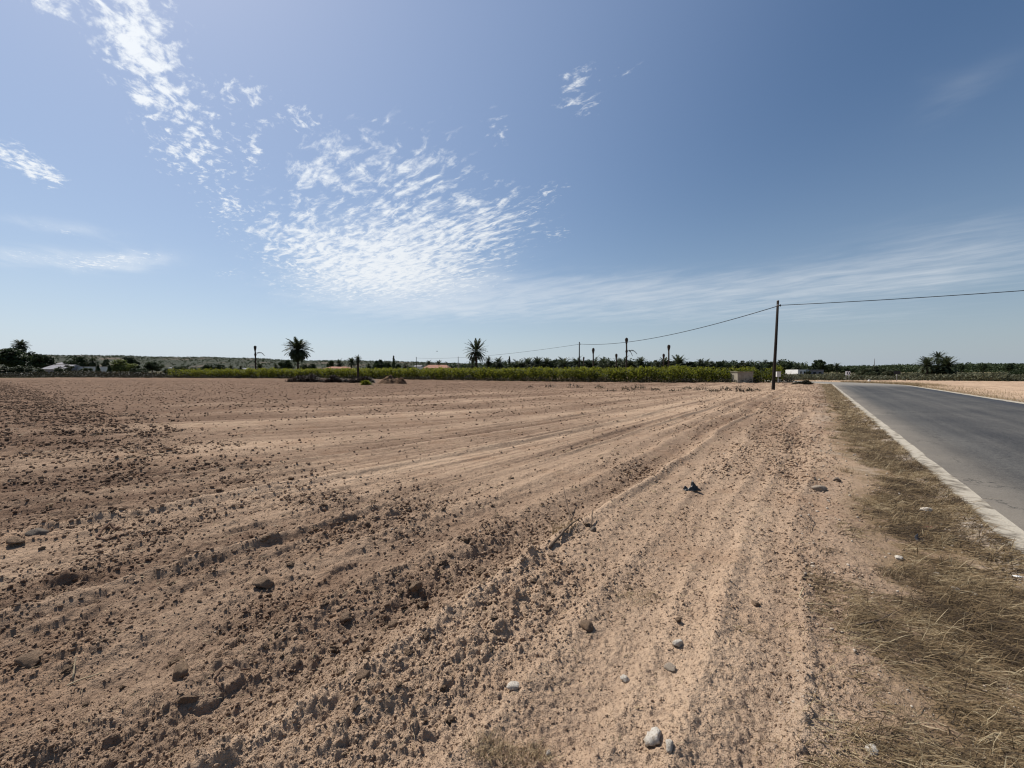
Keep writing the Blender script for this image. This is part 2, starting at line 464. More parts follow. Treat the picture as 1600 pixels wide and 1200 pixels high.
# ------------------------------------------------------------------ the ground
n_az, ratio = 1300, 1.0036
az = np.radians(np.linspace(-80, 80, n_az))
nr = int(math.log(150 / 0.7) / math.log(ratio)) + 1
rad = 0.7 * ratio ** np.arange(nr)
RR, AA = np.meshgrid(rad, az, indexing='ij')
gx, gy = RR * np.sin(AA), RR * np.cos(AA)
gzv, pale, grav, straw, *_ = ground(gx, gy)
idx = np.arange(nr * n_az).reshape(nr, n_az)
quads = np.stack([idx[:-1, :-1], idx[:-1, 1:], idx[1:, 1:], idx[1:, :-1]], -1).reshape(-1, 4)
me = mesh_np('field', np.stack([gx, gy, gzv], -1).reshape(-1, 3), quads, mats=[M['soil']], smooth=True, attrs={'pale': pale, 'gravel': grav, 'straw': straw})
tag(link('field', me), kind='structure')
del gx, gy, gzv, pale, grav, straw, RR, AA, idx, quads
k = 96
ring = [(9000 * math.cos(2 * math.pi * i / k), 9000 * math.sin(2 * math.pi * i / k), -0.2) for i in range(k)]
pm = bpy.data.meshes.new('plain'); pm.from_pydata(ring, [], [tuple(range(k))]); pm.materials.append(M['plain'])
tag(link('plain', pm), kind='structure')

# ------------------------------------------------------------------ the road
def road_strip(name, a, b, z, mat, nx=2, thick=0.0, wob=0.0):
    """ribbon between offsets a and b (metres right of the left edge)"""
    dens = []
    for (p, n), (q, n2) in zip(LINE[:-1], LINE[1:]):
        m = max(2, int(np.hypot(*(q - p)) / 0.5))
        for j in range(m): dens.append((p + (q - p) * j / m, n + (n2 - n) * j / m))
    vs, fs, tt, al, run = [], [], [], [], 0
    for i, (p, n) in enumerate(dens):
        n = n / np.hypot(*n)
        if i: run += np.hypot(*(p - dens[i - 1][0]))
        for j in range(nx):
            o = a + (b - a) * j / (nx - 1)
            if wob and j in (0, nx - 1): o += wob * float(perlin(np.array([run * .9]), np.array([j * 7.7]), 80)[0] + .6 * perlin(np.array([run * 3.7]), np.array([j * 3.3]), 81)[0])
            q = p - n * o
            vs.append((q[0], q[1], z)); tt.append(o); al.append(run)
    L = len(dens)
    for i in range(L - 1):
        for j in range(nx - 1): fs.append((i * nx + j, i * nx + j + 1, (i + 1) * nx + j + 1, (i + 1) * nx + j))
    if thick:
        base = len(vs)
        for i in range(L):
            for j in (0, nx - 1):
                v = vs[i * nx + j]; vs.append((v[0], v[1], z - thick)); tt.append(tt[i * nx + j]); al.append(al[i * nx + j])
        for i in range(L - 1):
            fs.append((i * nx, (i + 1) * nx, base + (i + 1) * 2, base + i * 2))
            fs.append((i * nx + nx - 1, base + i * 2 + 1, base + (i + 1) * 2 + 1, (i + 1) * nx + nx - 1))
    me = bpy.data.meshes.new(name); me.from_pydata(vs, [], fs); me.update(); me.materials.append(mat)
    at_ = me.attributes.new('across', 'FLOAT', 'POINT'); at_.data.foreach_set('value', np.array(tt, np.float32))
    at2 = me.attributes.new('along', 'FLOAT', 'POINT'); at2.data.foreach_set('value', np.array(al, np.float32))
    return tag(link(name, me), kind='structure')
def asphalt():
    m = bpy.data.materials.new('asphalt'); m.use_nodes = True
    nt = m.node_tree; b = nt.nodes['Principled BSDF']
    vec = node(nt, 'ShaderNodeTexCoord').outputs['Object']
    mp = node(nt, 'ShaderNodeMapping'); mp.vector_type = 'TEXTURE'; mp.inputs['Rotation'].default_value = (0, 0, R(-36.6)); mp.inputs['Scale'].default_value = (1, 50, 1)
    nt.links.new(vec, mp.inputs[0])
    streak = noise(nt, mp.outputs[0], 2.6, 5, 0.6); fine = noise(nt, vec, 55, 5, 0.8); patch = noise(nt, vec, 0.35, 4, 0.6)
    o = S(nt, node(nt, 'ShaderNodeAttribute', attribute_name='across').outputs['Fac'])
    def band(c, w): return (((o - c) * (o - c)) * (-1.0 / (w * w))).exp()
    tracks = band(1.35, .45) + band(2.95, .4) + band(4.3, .45) + band(5.6, .35)
    dust = (0.75 - o).step(-0.5, 0.6)
    f = (streak * 1.2 + fine * 2.6 + noise(nt, vec, 15, 8, 0.85) * 3.2 + patch * 0.9 - 3.66 + tracks * 0.25).clamp()
    c = mixc(nt, f, (0.026, 0.026, 0.027), (0.115, 0.107, 0.093))
    c = mixc(nt, noise(nt, mp.outputs[0], 1.3, 3, 0.5).step(0.62, 0.7) * 0.55, c, (0.022, 0.022, 0.023))
    c = mixc(nt, dust * (patch + fine - 0.4).clamp(), c, (0.24, 0.205, 0.16))
    c = mixc(nt, (o - 5.6).step(-0.2, 0.8) * 0.75, c, (0.035, 0.037, 0.043))
    vo = node(nt, 'ShaderNodeTexVoronoi', feature='DISTANCE_TO_EDGE'); vo.inputs['Scale'].default_value = 0.42
    wv = combine(nt, noise(nt, vec, 1.1, 5, 0.7) * 2.2, noise(nt, vec, 1.3, 5, 0.7) * 2.2)
    va = node(nt, 'ShaderNodeVectorMath', operation='ADD'); nt.links.new(vec, va.inputs[0]); nt.links.new(wv, va.inputs[1]); nt.links.new(va.outputs[0], vo.inputs['Vector'])
    crack = S(nt, vo.outputs['Distance']).step(0.009, 0.003) * patch.step(0.47, 0.56) * 0.7
    c = mixc(nt, crack, c, (0.012, 0.012, 0.012))
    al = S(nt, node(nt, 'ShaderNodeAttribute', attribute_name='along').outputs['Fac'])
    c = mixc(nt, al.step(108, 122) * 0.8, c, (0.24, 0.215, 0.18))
    nt.links.new(c, b.inputs['Base Color'])
    b.inputs['Roughness'].default_value = 0.78; b.inputs['Specular IOR Level'].default_value = 0.25
    bn = node(nt, 'ShaderNodeBump'); bn.inputs['Strength'].default_value = 0.6; bn.inputs['Distance'].default_value = 0.006
    nt.links.new((fine + noise(nt, vec, 260, 2, .5)).k, bn.inputs['Height']); nt.links.new(bn.outputs[0], b.inputs['Normal'])
    return m
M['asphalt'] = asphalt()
M['edge'] = material('pale concrete edging', (0.40, 0.355, 0.285), col2=(0.15, 0.128, 0.10), scale=4.5, detail=12, bump=0.8, bscale=50, lo=0.45, hi=0.7)
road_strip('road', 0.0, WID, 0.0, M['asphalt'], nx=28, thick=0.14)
road_strip('road_edge_strip', -0.01, 0.21, 0.006, M['edge'], nx=4, thick=0.12, wob=0.03)
road_strip('road_edge_strip', WID - .12, WID + .22, 0.006, M['edge'], nx=4, thick=0.12, wob=0.06)

# ------------------------------------------------------------------ stones, clods, litter
def rock_mesh(name, mat, seed, sub=3, rough=0.22, flat=0.7, angular=0.0, long=1.0):
    bm = bmesh.new(); bmesh.ops.create_icosphere(bm, subdivisions=sub, radius=0.5)
    co = np.array([v.co[:] for v in bm.verts], np.float32)
    g = np.random.default_rng(seed)
    if angular:
        for _ in range(9):                        # knock flat facets off
            n = g.normal(size=3); n /= np.linalg.norm(n); c = 0.5 * (0.92 - angular * g.random())
            dd = co @ n; co -= np.clip(dd - c, 0, None)[:, None] * n
    o = g.random(3) * 50
    f = fbm(co[:, 0] * 2.6 + o[0] + co[:, 2] * 1.7, co[:, 1] * 2.6 + o[1] - co[:, 2] * 2.1, 200, 4, .55)
    co *= (1 + rough * f)[:, None]
    co *= np.array((long, 1.0, flat), np.float32)
    for v, c in zip(bm.verts, co): v.co = c
    me = bpy.data.meshes.new(name); bm.to_mesh(me); bm.free()
    me.materials.append(mat); me.polygons.foreach_set('use_smooth', np.ones(len(me.polygons), bool))
    return me
M['limestone'] = material('chalky limestone', (0.74, 0.67, 0.57), col2=(0.55, 0.46, 0.36), scale=7, detail=9, bump=0.9, bscale=22, lo=0.42, hi=0.66)
M['greystone'] = material('grey brown stone', (0.21, 0.17, 0.13), col2=(0.32, 0.26, 0.2), scale=16, bump=0.6, bscale=45)
M['darkstone'] = material('dark stone', (0.11, 0.09, 0.075), col2=(0.19, 0.155, 0.12), scale=12, bump=0.6, bscale=40)
M['chips'] = material('dusty gravel chips', (0.46, 0.39, 0.31), col2=(0.28, 0.22, 0.165), scale=9, bump=0.5, bscale=40)
def place_rock(name, px, py, wpx, hpx, mat, label, cat='stone', seed=1, group=None, angular=.35, rough=.2, rz=None, sink=.3, flat=.75):
    p = on_ground(px, py + hpx * .25)
    d = p.y; w = wpx / FPX * d; h = hpx / FPX * d
    me = rock_mesh(name, mat, seed, 3, rough, flat, angular)
    rz = random.uniform(0, 6.3) if rz is None else rz
    sc = (w, w * random.uniform(.7, .95), max(h, w * .55) / flat * .9)
    o = link(name, me, None, (p.x, p.y, gz(p.x, p.y) + sc[2] * flat * (0.5 - sink)), (random.uniform(-.2, .2), random.uniform(-.2, .2), rz), sc)
    return tag(o, label, cat, group)
L_, G_, D_ = M['limestone'], M['greystone'], M['darkstone']
place_rock('stone', 1021, 1163, 34, 30, L_, 'large rounded white stone, the biggest pale stone in the foreground soil', seed=3, angular=.4, rough=.24, rz=.6, sink=.36)
place_rock('stone', 1046, 1188, 20, 20, L_, 'small rounded pale stone tucked against the biggest white stone', seed=4, angular=.4, rough=.22, sink=.38)
place_rock('stone', 1060, 1012, 19, 17, L_, 'angular white stone standing alone with one dark shaded face', seed=5, angular=.55)
place_rock('stone', 1361, 1173, 24, 15, L_, 'rounded white stone lying among the dry grass stalks', seed=6, angular=.3, rough=.2, sink=.38)
place_rock('stone', 802, 1086, 24, 13, L_, 'flat pale pinkish stone lying in the rough furrow', seed=7, rz=.4, flat=.5)
place_rock('stone', 857, 1178, 9, 9, L_, 'tiny round white pebble beside dry grass tuft in the foreground', seed=8, angular=.1)
place_rock('stone', 976, 1062, 15, 11, L_, 'small pale grey stone on a pale furrow crest', seed=9)
place_rock('stone', 1047, 1048, 20, 10, G_, 'flat grey brown stone just below the angular white stone', seed=10, flat=.5)
place_rock('stone', 1307, 750, 14, 10, D_, 'dark pointed stone beside the dry verge', seed=11, angular=.6)
place_rock('stone', 1281, 763, 24, 9, G_, 'long flat brown stone near the dark pointed stone', seed=12, flat=.45, rz=.1)
place_rock('stone', 59, 836, 27, 18, D_, 'smooth dark oval stone on bare soil', seed=13, angular=.2, rz=.3)
place_rock('earth_clod', 27, 851, 25, 9, M['clod'], 'curved dark earth clod next to the smooth dark oval stone', 'clod', seed=14, flat=.4, rz=.25)
place_rock('earth_clod', 65, 859, 10, 7, M['clod'], 'small round clod just in front of the smooth dark oval stone', 'clod', seed=15)
place_rock('stone', 1496, 915, 18, 9, L_, 'larger of two white stones side by side in the dry roadside grass', seed=16, flat=.6)
place_rock('stone', 1522, 921, 12, 8, L_, 'smaller of two white stones side by side in the dry roadside grass', seed=17, flat=.6)
place_rock('stone', 1405, 866, 15, 8, L_, 'pale stone at the inner edge of the dry grass verge', seed=18, flat=.6)
place_rock('stone', 1462, 890, 13, 7, L_, 'flat white stone half hidden in verge grass below the dark crumpled scrap', seed=19, flat=.5)
place_rock('stone', 1447, 793, 18, 5, L_, 'long thin white stone on the gravelly verge', seed=20, flat=.4, rz=.1)
place_rock('stone', 927, 834, 11, 12, D_, 'small dark upright stone in front of the leaning dry twig', seed=21, angular=.5)
place_rock('earth_clod', 412, 914, 32, 20, M['clod'], 'large isolated dark clod casting a shadow on smooth soil', 'clod', seed=22, angular=.3)
place_rock('earth_clod', 917, 979, 26, 17, M['clod'], 'dark overhanging clod beside the rough furrow', 'clod', seed=23)
place_rock('earth_clod', 649, 921, 20, 16, M['clod'], 'reddish brown clod in a small heap of clods', 'clod', seed=24)
place_rock('earth_clod', 617, 964, 18, 15, M['clod'], 'rounded pale clod leaning on the reddish heap', 'clod', seed=25)
place_rock('earth_clod', 541, 963, 24, 18, M['clod'], 'broad reddish clod standing apart from the furrow', 'clod', seed=26)
place_rock('earth_clod', 751, 888, 20, 14, M['clod'], 'dark clod in the shadowed dip of the long furrow', 'clod', seed=27)
place_rock('earth_clod', 1180, 945, 18, 9, M['clod'], 'small dark clod sitting on the pale smooth soil strip', 'clod', seed=28)
place_rock('earth_clod', 565, 1083, 30, 22, M['clod'], 'chunky grey clod at the lower end of the long furrow', 'clod', seed=29)
place_rock('earth_clod', 298, 1102, 36, 20, M['clod'], 'slab shaped pale clod with a broken edge', 'clod', seed=30, angular=.7, flat=.5, rz=.7)
place_rock('earth_clod', 285, 1060, 32, 30, M['clod'], 'big broken clod with a deep black shadow, beside the root', 'clod', seed=31, angular=.5)
place_rock('earth_clod', 52, 1048, 44, 18, M['clod'], 'long tilted slab of dried earth near the corner of the field', 'clod', seed=32, angular=.7, flat=.4, rz=.75)

# the ordinary clods: a few shared shapes, each clod its own object
clod_shapes = [rock_mesh('earth_clod', M['clod'], 300 + i, 4, .55, random.uniform(.55, .8), random.uniform(.2, .5), random.uniform(1, 1.5)) for i in range(10)]
proto = []
n = 0
while n < 150:
    d = 1.75 * (9.5 / 1.75) ** (random.random() ** 1.25)
    a = random.uniform(-48, 24)
    x, y = d * math.tan(R(a)), d
    z, _, _, _, s, t, phi, rough = (float(q[0]) for q in ground(np.array([x]), np.array([y])))
    if s < 1.35 or random.random() > min(1, max(0, rough - .25)): continue
    w = min(.075, .018 * d * random.uniform(.42, 1.0) * (1 if random.random() < .8 else 1.35))
    w = max(w, .022)
    if n < len(clod_shapes):
        o = link('earth_clod', clod_shapes[n]); proto.append(o)
    else:
        o = random.choice(proto).copy(); COL.objects.link(o)
    o.location = (x, y, z + w * .12); o.scale = (w, w, w * random.uniform(.8, 1.1))
    o.rotation_euler = (random.uniform(-.4, .4), random.uniform(-.4, .4), random.uniform(0, 6.3))
    tag(o, 'plain brown earth clod lying loose on the ploughed soil', 'clod', 'loose earth clods on the ploughed field'); n += 1

# crumbs: what nobody would count
def ico(sub):
    bm = bmesh.new(); bmesh.ops.create_icosphere(bm, subdivisions=sub, radius=0.5)
    bm.verts.ensure_lookup_table(); v = np.array([q.co[:] for q in bm.verts], np.float32)
    f = np.array([[q.index for q in p.verts] for p in bm.faces], np.int32); bm.free(); return v, f
def scatter_lumps(name, x, y, size, mat, sub, seed, sink=.2, attrs=True, rough=.3, smooth=True):
    g = np.random.default_rng(seed)
    z, pale, grav, straw, *_ = ground(x, y)
    bv, bf = ico(sub); N = len(x); nv = len(bv)
    shapes = []
    for k in range(16):
        o = g.random(2) * 60
        w = bv * (1 + rough * fbm(bv[:, 0] * 2.2 + o[0] + bv[:, 2] * 1.3, bv[:, 1] * 2.2 + o[1] - bv[:, 2] * 1.9, 230, 3, .6))[:, None]
        shapes.append(w * (1, g.uniform(.6, .95), g.uniform(.45, .85)))
    shapes = np.array(shapes, np.float32)
    V = shapes[g.integers(0, 16, N)]
    a = g.random(N) * 2 * np.pi; ca, sa = np.cos(a)[:, None], np.sin(a)[:, None]
    tl = g.normal(0, .3, N)[:, None]
    vx, vy, vz = V[..., 0], V[..., 1], V[..., 2]
    vx, vz = vx * np.cos(tl) - vz * np.sin(tl), vx * np.sin(tl) + vz * np.cos(tl)
    out = np.stack([(vx * ca - vy * sa) * size[:, None] + x[:, None], (vx * sa + vy * ca) * size[:, None] + y[:, None], vz * size[:, None] + (z + size * sink)[:, None]], -1)
    tris = (bf[None] + (np.arange(N) * nv)[:, None, None]).reshape(-1, 3)
    at = {}
    if attrs:
        jit = g.normal(.06, .2, N)
        at = {'pale': np.repeat(np.clip(pale + jit, 0, 1), nv), 'gravel': np.repeat(grav * (g.random(N) < .4), nv), 'straw': np.zeros(N * nv)}
    me = mesh_np(name, out.reshape(-1, 3), tris=tris, mats=[mat], smooth=smooth, attrs=at)
    return tag(link(name, me), kind='stuff')
def sample_field(N, d0, d1, seed, smin, smax, pw=1.0, dmin=1.0, dmax=1e9, az=54, even=False):
    g = np.random.default_rng(seed)
    d = d0 * (d1 / d0) ** (g.random(N) ** pw); a = np.tan(np.radians(np.arctan(g.uniform(-1, 1, N) * math.tan(R(az))) * 180 / np.pi))
    x, y = d * a, d
    z, p, gr, st, s, t, phi, rough = ground(x, y)
    keep = (s > dmin) & (s < dmax)
    if not even: keep &= g.random(N) < np.clip(.12 - .05 * sst(4.5, 6, s) + .35 * sst(4.5, 2.0, s) + rough ** 1.4 * .9 + .12 * sst(10, 20, y), 0, 1)
    u = g.random(N)
    size = y * smin * (smax / smin) ** (u ** 5.0)
    size = size * np.clip(.5 + .75 * rough, .5, 1.15) * (1 if not even else 1)
    size = np.clip(size, .004, .095)
    return x[keep], y[keep], size[keep]
x, y, sz = sample_field(560000, 1.5, 75, 11, .0013, .0105)
scatter_lumps('soil_crumbs', x, y, sz, M['soil'], 1, 5, rough=.5, smooth=False)
# pale chips and gravel along the verge
x, y, sz = sample_field(46000, 1.5, 34, 13, .0025, .014, dmin=-.06, dmax=1.6, even=True)
s_ = road_coords(x, y)[0]; k = rng.random(len(x)) < np.where(s_ < .22, 1.0, .5)
scatter_lumps('gravel', x[k], y[k], np.clip(sz[k], .006, .04), M['chips'], 1, 7, attrs=False, rough=.25)
x, y, sz = sample_field(9000, 1.6, 16, 14, .002, .007, even=True)
scatter_lumps('pale_chippings', x[:1500], y[:1500], sz[:1500], M['chips'], 1, 8, attrs=False, rough=.25)

# twisted root, sticks, twigs
M['root'] = material('dry root', (0.20, 0.125, 0.085), col2=(0.11, 0.07, 0.05), scale=30, bump=.6)
M['twig'] = material('grey twig', (0.16, 0.115, 0.08), col2=(0.09, 0.065, 0.05), scale=40, bump=.4)
M['straw'] = material('bleached straw', (0.46, 0.38, 0.25), col2=(0.32, 0.25, 0.15), scale=20)
def stick(name, pts, rad, mat, label, cat, lift=.01, sides=(), n=7):
    """pts: (px, py, height above soil) in order"""
    P = []
    for px, py, h in pts:
        q = on_ground(px, py); P.append(Vector((q.x, q.y, gz(q.x, q.y) + lift + h)))
    f = []
    for a, b in zip(P[:-1], P[1:]):
        for j in range(3): f.append(a.lerp(b, j / 3) + Vector((random.uniform(-1, 1), random.uniform(-1, 1), random.uniform(-.4, .6))) * rad * .5)
    f.append(P[-1]); m = MB(); L = len(f)
    m.tube(f, [rad * (1 - .55 * i / L) for i in range(L)], n)
    for sd in sides:
        Q = []
        for px, py, h in sd:
            q = on_ground(px, py); Q.append(Vector((q.x, q.y, gz(q.x, q.y) + lift + h)))
        m.tube(Q, [rad * .6, *([rad * .4] * (len(Q) - 1))], n)
    c = P[0].copy(); m.v = [tuple(Vector(v) - c) for v in m.v]
    return tag(m.build(name, mat, None, True, loc=c), label, cat)
stick('root', [(183, 831, .0), (171, 829, .04), (155, 838, .01), (152, 842, 0), (168, 844, .0), (184, 840, .005), (187, 844, 0)], .013, M['root'],
      'twisted brown root lying in a loop on bare soil', 'root', sides=[[(172, 838, .0), (179, 834, .02), (186, 829, .03)]])
stick('stick', [(104, 1076, .004), (130, 1066, .01), (163, 1058, .006)], .0042, M['straw'], 'long bleached straw stick lying on dark clods', 'stick')
stick('stick', [(114, 1067, .0), (118, 1050, .008), (120, 1047, .02)], .0032, M['straw'], 'short bleached straw stick standing up beside the long one', 'stick')
stick('root', [(335, 1077, 0), (352, 1063, .012), (375, 1056, .01), (392, 1051, .006)], .007, M['root'], 'thin crooked root between big clods', 'root', sides=[[(338, 1080, 0), (347, 1088, .0)]])
stick('stick', [(858, 868, 0), (876, 852, .02), (890, 838, .02), (906, 826, .02)], .014, M['twig'], 'thick broken stick lying along the furrow below the dry weed', 'stick')
stick('twig', [(893, 812, 0), (888, 800, .06), (880, 784, .16)], .010, M['twig'], 'leaning dry twig poking up out of the furrow', 'twig')
stick('twig', [(924, 834, 0), (925, 825, .03), (926, 818, .06)], .009, M['twig'], 'short grey stub of twig standing behind a dark stone', 'twig')
stick('twig', [(1332, 985, 0), (1372, 978, .02), (1382, 993, 0)], .006, M['twig'], 'dark bent twig at the edge of the dry grass', 'twig', sides=[[(1372, 978, .02), (1398, 962, .02)]])
stick('twig', [(1262, 805, 0), (1268, 812, .03), (1266, 830, 0)], .006, M['twig'], 'thin curved twig on the stony strip beside the verge', 'twig')
stick('twig', [(1255, 928, .0), (1249, 940, .01), (1262, 950, .0), (1310, 951, 0)], .004, M['straw'], 'hooked straw coloured twig on pale soil', 'twig')
# litter
M['plastic'] = material('black plastic film', (0.012, 0.013, 0.013), rough=.38, spec=.5)
M['bluerag'] = material('faded dark blue cloth', (0.03, 0.04, 0.06), col2=(0.10, 0.11, 0.13), scale=22, rough=.8)
M['paper'] = material('white paper', (0.78, 0.77, 0.74), rough=.7)
M['redrag'] = material('faded red wrapper', (0.28, 0.10, 0.08), col2=(0.42, 0.25, 0.2), scale=30)
def crumpled(name, px, py, w, dpt, h, mat, label, cat, seed, n=22, rz=0.0, spikes=()):
    p = on_ground(px, py); g = np.random.default_rng(seed); o = g.random(2) * 40
    a = np.linspace(-1, 1, n); uu, vv = np.meshgrid(a, a, indexing='ij')
    z = np.abs(fbm(uu * 1.5 + o[0], vv * 1.5 + o[1], 260, 3, .6)) * h * .8
    rr = np.hypot(uu, vv); ang = np.arctan2(vv, uu)
    edge = .8 + .3 * perlin(np.cos(ang) * 1.7 + o[0], np.sin(ang) * 1.7 + o[1], 261)
    k = np.minimum(1, edge / np.maximum(rr, .01))
    z = z * np.clip(1.15 - rr, .05, 1)
    for (a0, b0, hh, wd) in spikes: z = z + hh * np.exp(-(((uu - a0) / wd) ** 2 + ((vv - b0) / wd) ** 2))
    X_, Y_ = uu * k * w / 2 + z * .3 * perlin(uu * 3, vv * 3, 262), vv * k * dpt / 2
    V = np.stack([X_, Y_, z], -1).reshape(-1, 3); i = np.arange(n * n).reshape(n, n)
    q = np.stack([i[:-1, :-1], i[1:, :-1], i[1:, 1:], i[:-1, 1:]], -1).reshape(-1, 4)
    me = mesh_np(name, V, q, mats=[mat])
    ob = link(name, me, None, (p.x, p.y, gz(p.x, p.y) + .004), (0, 0, rz))
    sm = ob.modifiers.new('thickness', 'SOLIDIFY'); sm.thickness = .003
    return tag(ob, label, cat)
crumpled('plastic_scrap', 1081, 770, .27, .13, .06, M['plastic'], 'crumpled scrap of black plastic sticking up from the soil', 'plastic scrap', 3, rz=-.3, spikes=((.12, .1, .085, .16), (.42, -.1, .05, .2), (-.6, .2, .035, .2), (-.15, -.3, .04, .2)))
crumpled('cloth_scrap', 1435, 838, .12, .10, .05, M['bluerag'], 'crumpled dark blue scrap lying in the verge grass', 'cloth scrap', 5, rz=.4, spikes=((.1, .3, .04, .3), (-.4, .0, .03, .25)))
crumpled('wrapper', 1450, 819, .16, .05, .02, M['redrag'], 'faded reddish wrapper lying behind the dark blue scrap', 'wrapper', 6, rz=-.2)
crumpled('paper_scrap', 1590, 898, .085, .03, .012, M['paper'], 'small white paper scrap in the grass by the road edge', 'paper scrap', 8, rz=-.35)

# ------------------------------------------------------------------ dry grass
def grass_material():
    m = bpy.data.materials.new('dry grass'); m.use_nodes = True
    nt = m.node_tree; b = nt.nodes['Principled BSDF']; b.inputs['Roughness'].default_value = .7; b.inputs['Specular IOR Level'].default_value = .25
    a = S(nt, node(nt, 'ShaderNodeAttribute', attribute_name='tone').outputs['Fac'])
    c = mixc(nt, (a * 2.0).clamp(), (0.045, 0.029, 0.016), (0.225, 0.154, 0.078))
    c = mixc(nt, ((a - .5) * 2.0).clamp(), c, (0.47, 0.38, 0.235))
    nt.links.new(c, b.inputs['Base Color'])
    tr = node(nt, 'ShaderNodeBsdfTranslucent'); nt.links.new(c, tr.inputs[0])
    mx = node(nt, 'ShaderNodeMixShader'); mx.inputs[0].default_value = .3
    nt.links.new(b.outputs[0], mx.inputs[1]); nt.links.new(tr.outputs[0], mx.inputs[2]); nt.links.new(mx.outputs[0], nt.nodes['Material Output'].inputs[0])
    return m
M['grass'] = grass_material()
def blades(name, x, y, z, length, width, lean, heading, tone, curl=.5, seed=1, kind='stuff', mat='grass', origin=None):
    g = np.random.default_rng(seed); N = len(x); T = np.array((0, .35, .7, 1.0))
    hx, hy = np.cos(heading), np.sin(heading)
    el0 = np.pi / 2 - lean                             # starting steepness
    pts = []
    px, py, pz = x.astype(float).copy(), y.astype(float).copy(), z.astype(float).copy()
    el = el0.copy(); hd = heading.copy()
    pts.append((px.copy(), py.copy(), pz.copy(), hd.copy()))
    for a, b in zip(T[:-1], T[1:]):
        st = length * (b - a)
        px = px + np.cos(hd) * np.cos(el) * st; py = py + np.sin(hd) * np.cos(el) * st; pz = pz + np.sin(el) * st
        el = el - curl * g.random(N) * 1.2; hd = hd + g.normal(0, .25, N)
        pz = np.maximum(pz, z + .002)
        pts.append((px.copy(), py.copy(), pz.copy(), hd.copy()))
    vs = []
    for k, (a, b, c, h) in enumerate(pts):
        w = width * (1, .85, .6, .15)[k]
        nx, ny = -np.sin(h), np.cos(h)
        vs.append(np.stack([a - nx * w, b - ny * w, c], -1)); vs.append(np.stack([a + nx * w, b + ny * w, c + w * .8], -1))
    V = np.stack(vs, 1).reshape(-1, 3)                 # N,8,3
    base = np.arange(N)[:, None, None] * 8
    q = (np.array([[0, 1, 3, 2], [2, 3, 5, 4], [4, 5, 7, 6]])[None] + base).reshape(-1, 4)
    if origin is not None: V = V - np.array(origin)
    me = mesh_np(name, V, q, mats=[M[mat]], smooth=True, attrs={'tone': np.repeat(tone, 8)})
    o = link(name, me, None, origin)
    if kind: o['kind'] = kind
    return o
def verge(N, t0, t1, seed, wmul, lmin, lmax, pw=1.0, s0=.04, s1=1.25):
    g = np.random.default_rng(seed)
    t = t0 + (t1 - t0) * g.random(N) ** pw; s = g.uniform(s0, s1 + .35, N)
    x, y = E0[0] + RD[0] * t + RN[0] * s, E0[1] + RD[1] * t + RN[1] * s
    cl = fbm(x * 1.3, y * 1.3, 300, 3, .6); bare = fbm(x * .55 + 9, y * .55, 310, 2)
    dens = np.clip(.62 + 1.1 * cl + .5 * sst(s1 * .9, .4, s) - .9 * sst(s1 - .35, s1 + .3, s + .25 * cl) - .55 * sst(.05, .45, bare) * sst(-4.5, -2.0, t), 0, 1)
    # matted nearest the camera
    dens = np.clip(dens + .35 * sst(-2.8, -4.6, t) * sst(1.75, 1.2, s), 0, 1)
    k = g.random(N) < dens
    x, y, t, s, cl = x[k], y[k], t[k], s[k], cl[k]; n = len(x)
    z = ground(x, y)[0]
    heap = .035 * sst(-.2, .5, cl) * sst(s1, .5, s)
    z = z + g.random(n) * heap
    hd = np.where(g.random(n) < .6, R(-28) + g.normal(0, .5, n), g.random(n) * 2 * np.pi)
    lean = np.clip(g.normal(1.36, .2, n), .5, 1.55)
    up = g.random(n) < .07
    lean = np.where(up, g.uniform(.1, .8, n), lean)
    tone = np.clip(.39 + .3 * fbm(x * 3.3, y * 3.3, 320, 3) + g.normal(0, .28, n) - .22 * sst(.0, .4, perlin(x * .8, y * .8, 330)), 0, 1)
    return blades('dry_grass', x, y, z, g.uniform(lmin, lmax, n), wmul * g.uniform(.6, 1.3, n), lean, hd, tone, seed=seed)
verge(80000, -6.2, -1.0, 21, .0016, .03, .15, s1=1.5)
verge(3500, -6.2, 4, 24, .0019, .15, .36, s1=1.2)
verge(60000, -1.0, 10, 22, .0028, .03, .14, s1=.95)
verge(36000, 10, 58, 23, .008, .05, .2, s1=1.0)
def patch(N, px, py, rx, ry, seed, width, lmin, lmax, lean=.5):
    g = np.random.default_rng(seed); a, r_ = g.random(N) * 6.283, np.sqrt(g.random(N))
    P = [on_ground(px + math.cos(q) * rx * w, py + math.sin(q) * ry * w) for q, w in zip(a, r_)]
    x, y = np.array([p.x for p in P]), np.array([p.y for p in P])
    n = len(x)
    return x, y, ground(x, y)[0], g.uniform(lmin, lmax, n), width * g.uniform(.6, 1.3, n), np.clip(g.normal(lean, .35, n), .02, 1.5), g.random(n) * 6.283, np.clip(g.normal(.6, .2, n), 0, 1)
def tuft(name, N, px, py, rx, ry, seed, width, lmin, lmax, label, cat, lean=.5):
    a = patch(N, px, py, rx, ry, seed, width, lmin, lmax, lean); c = on_ground(px, py); c = (c.x, c.y, gz(c.x, c.y))
    return tag(blades(name, *a, seed=seed, kind=None, origin=c), label, cat)
tuft('grass_tuft', 420, 790, 1185, 70, 18, 31, .0009, .03, .085, 'low dry grass tuft at the very front of the field', 'grass tuft', .6)
tuft('grass_tuft', 130, 880, 835, 22, 10, 32, .0016, .04, .11, 'wispy dry yellow tuft growing beside the thick broken stick', 'grass tuft', .5)
tuft('dry_weed', 14, 866, 838, 5, 5, 33, .003, .10, .24, 'tall straw yellow dry weed stalks standing in the furrow', 'weed', .18)
tuft('grass_tuft', 160, 1000, 935, 40, 14, 34, .0013, .03, .07, 'thin sparse dry grass on the rough furrow', 'grass tuft', .8)
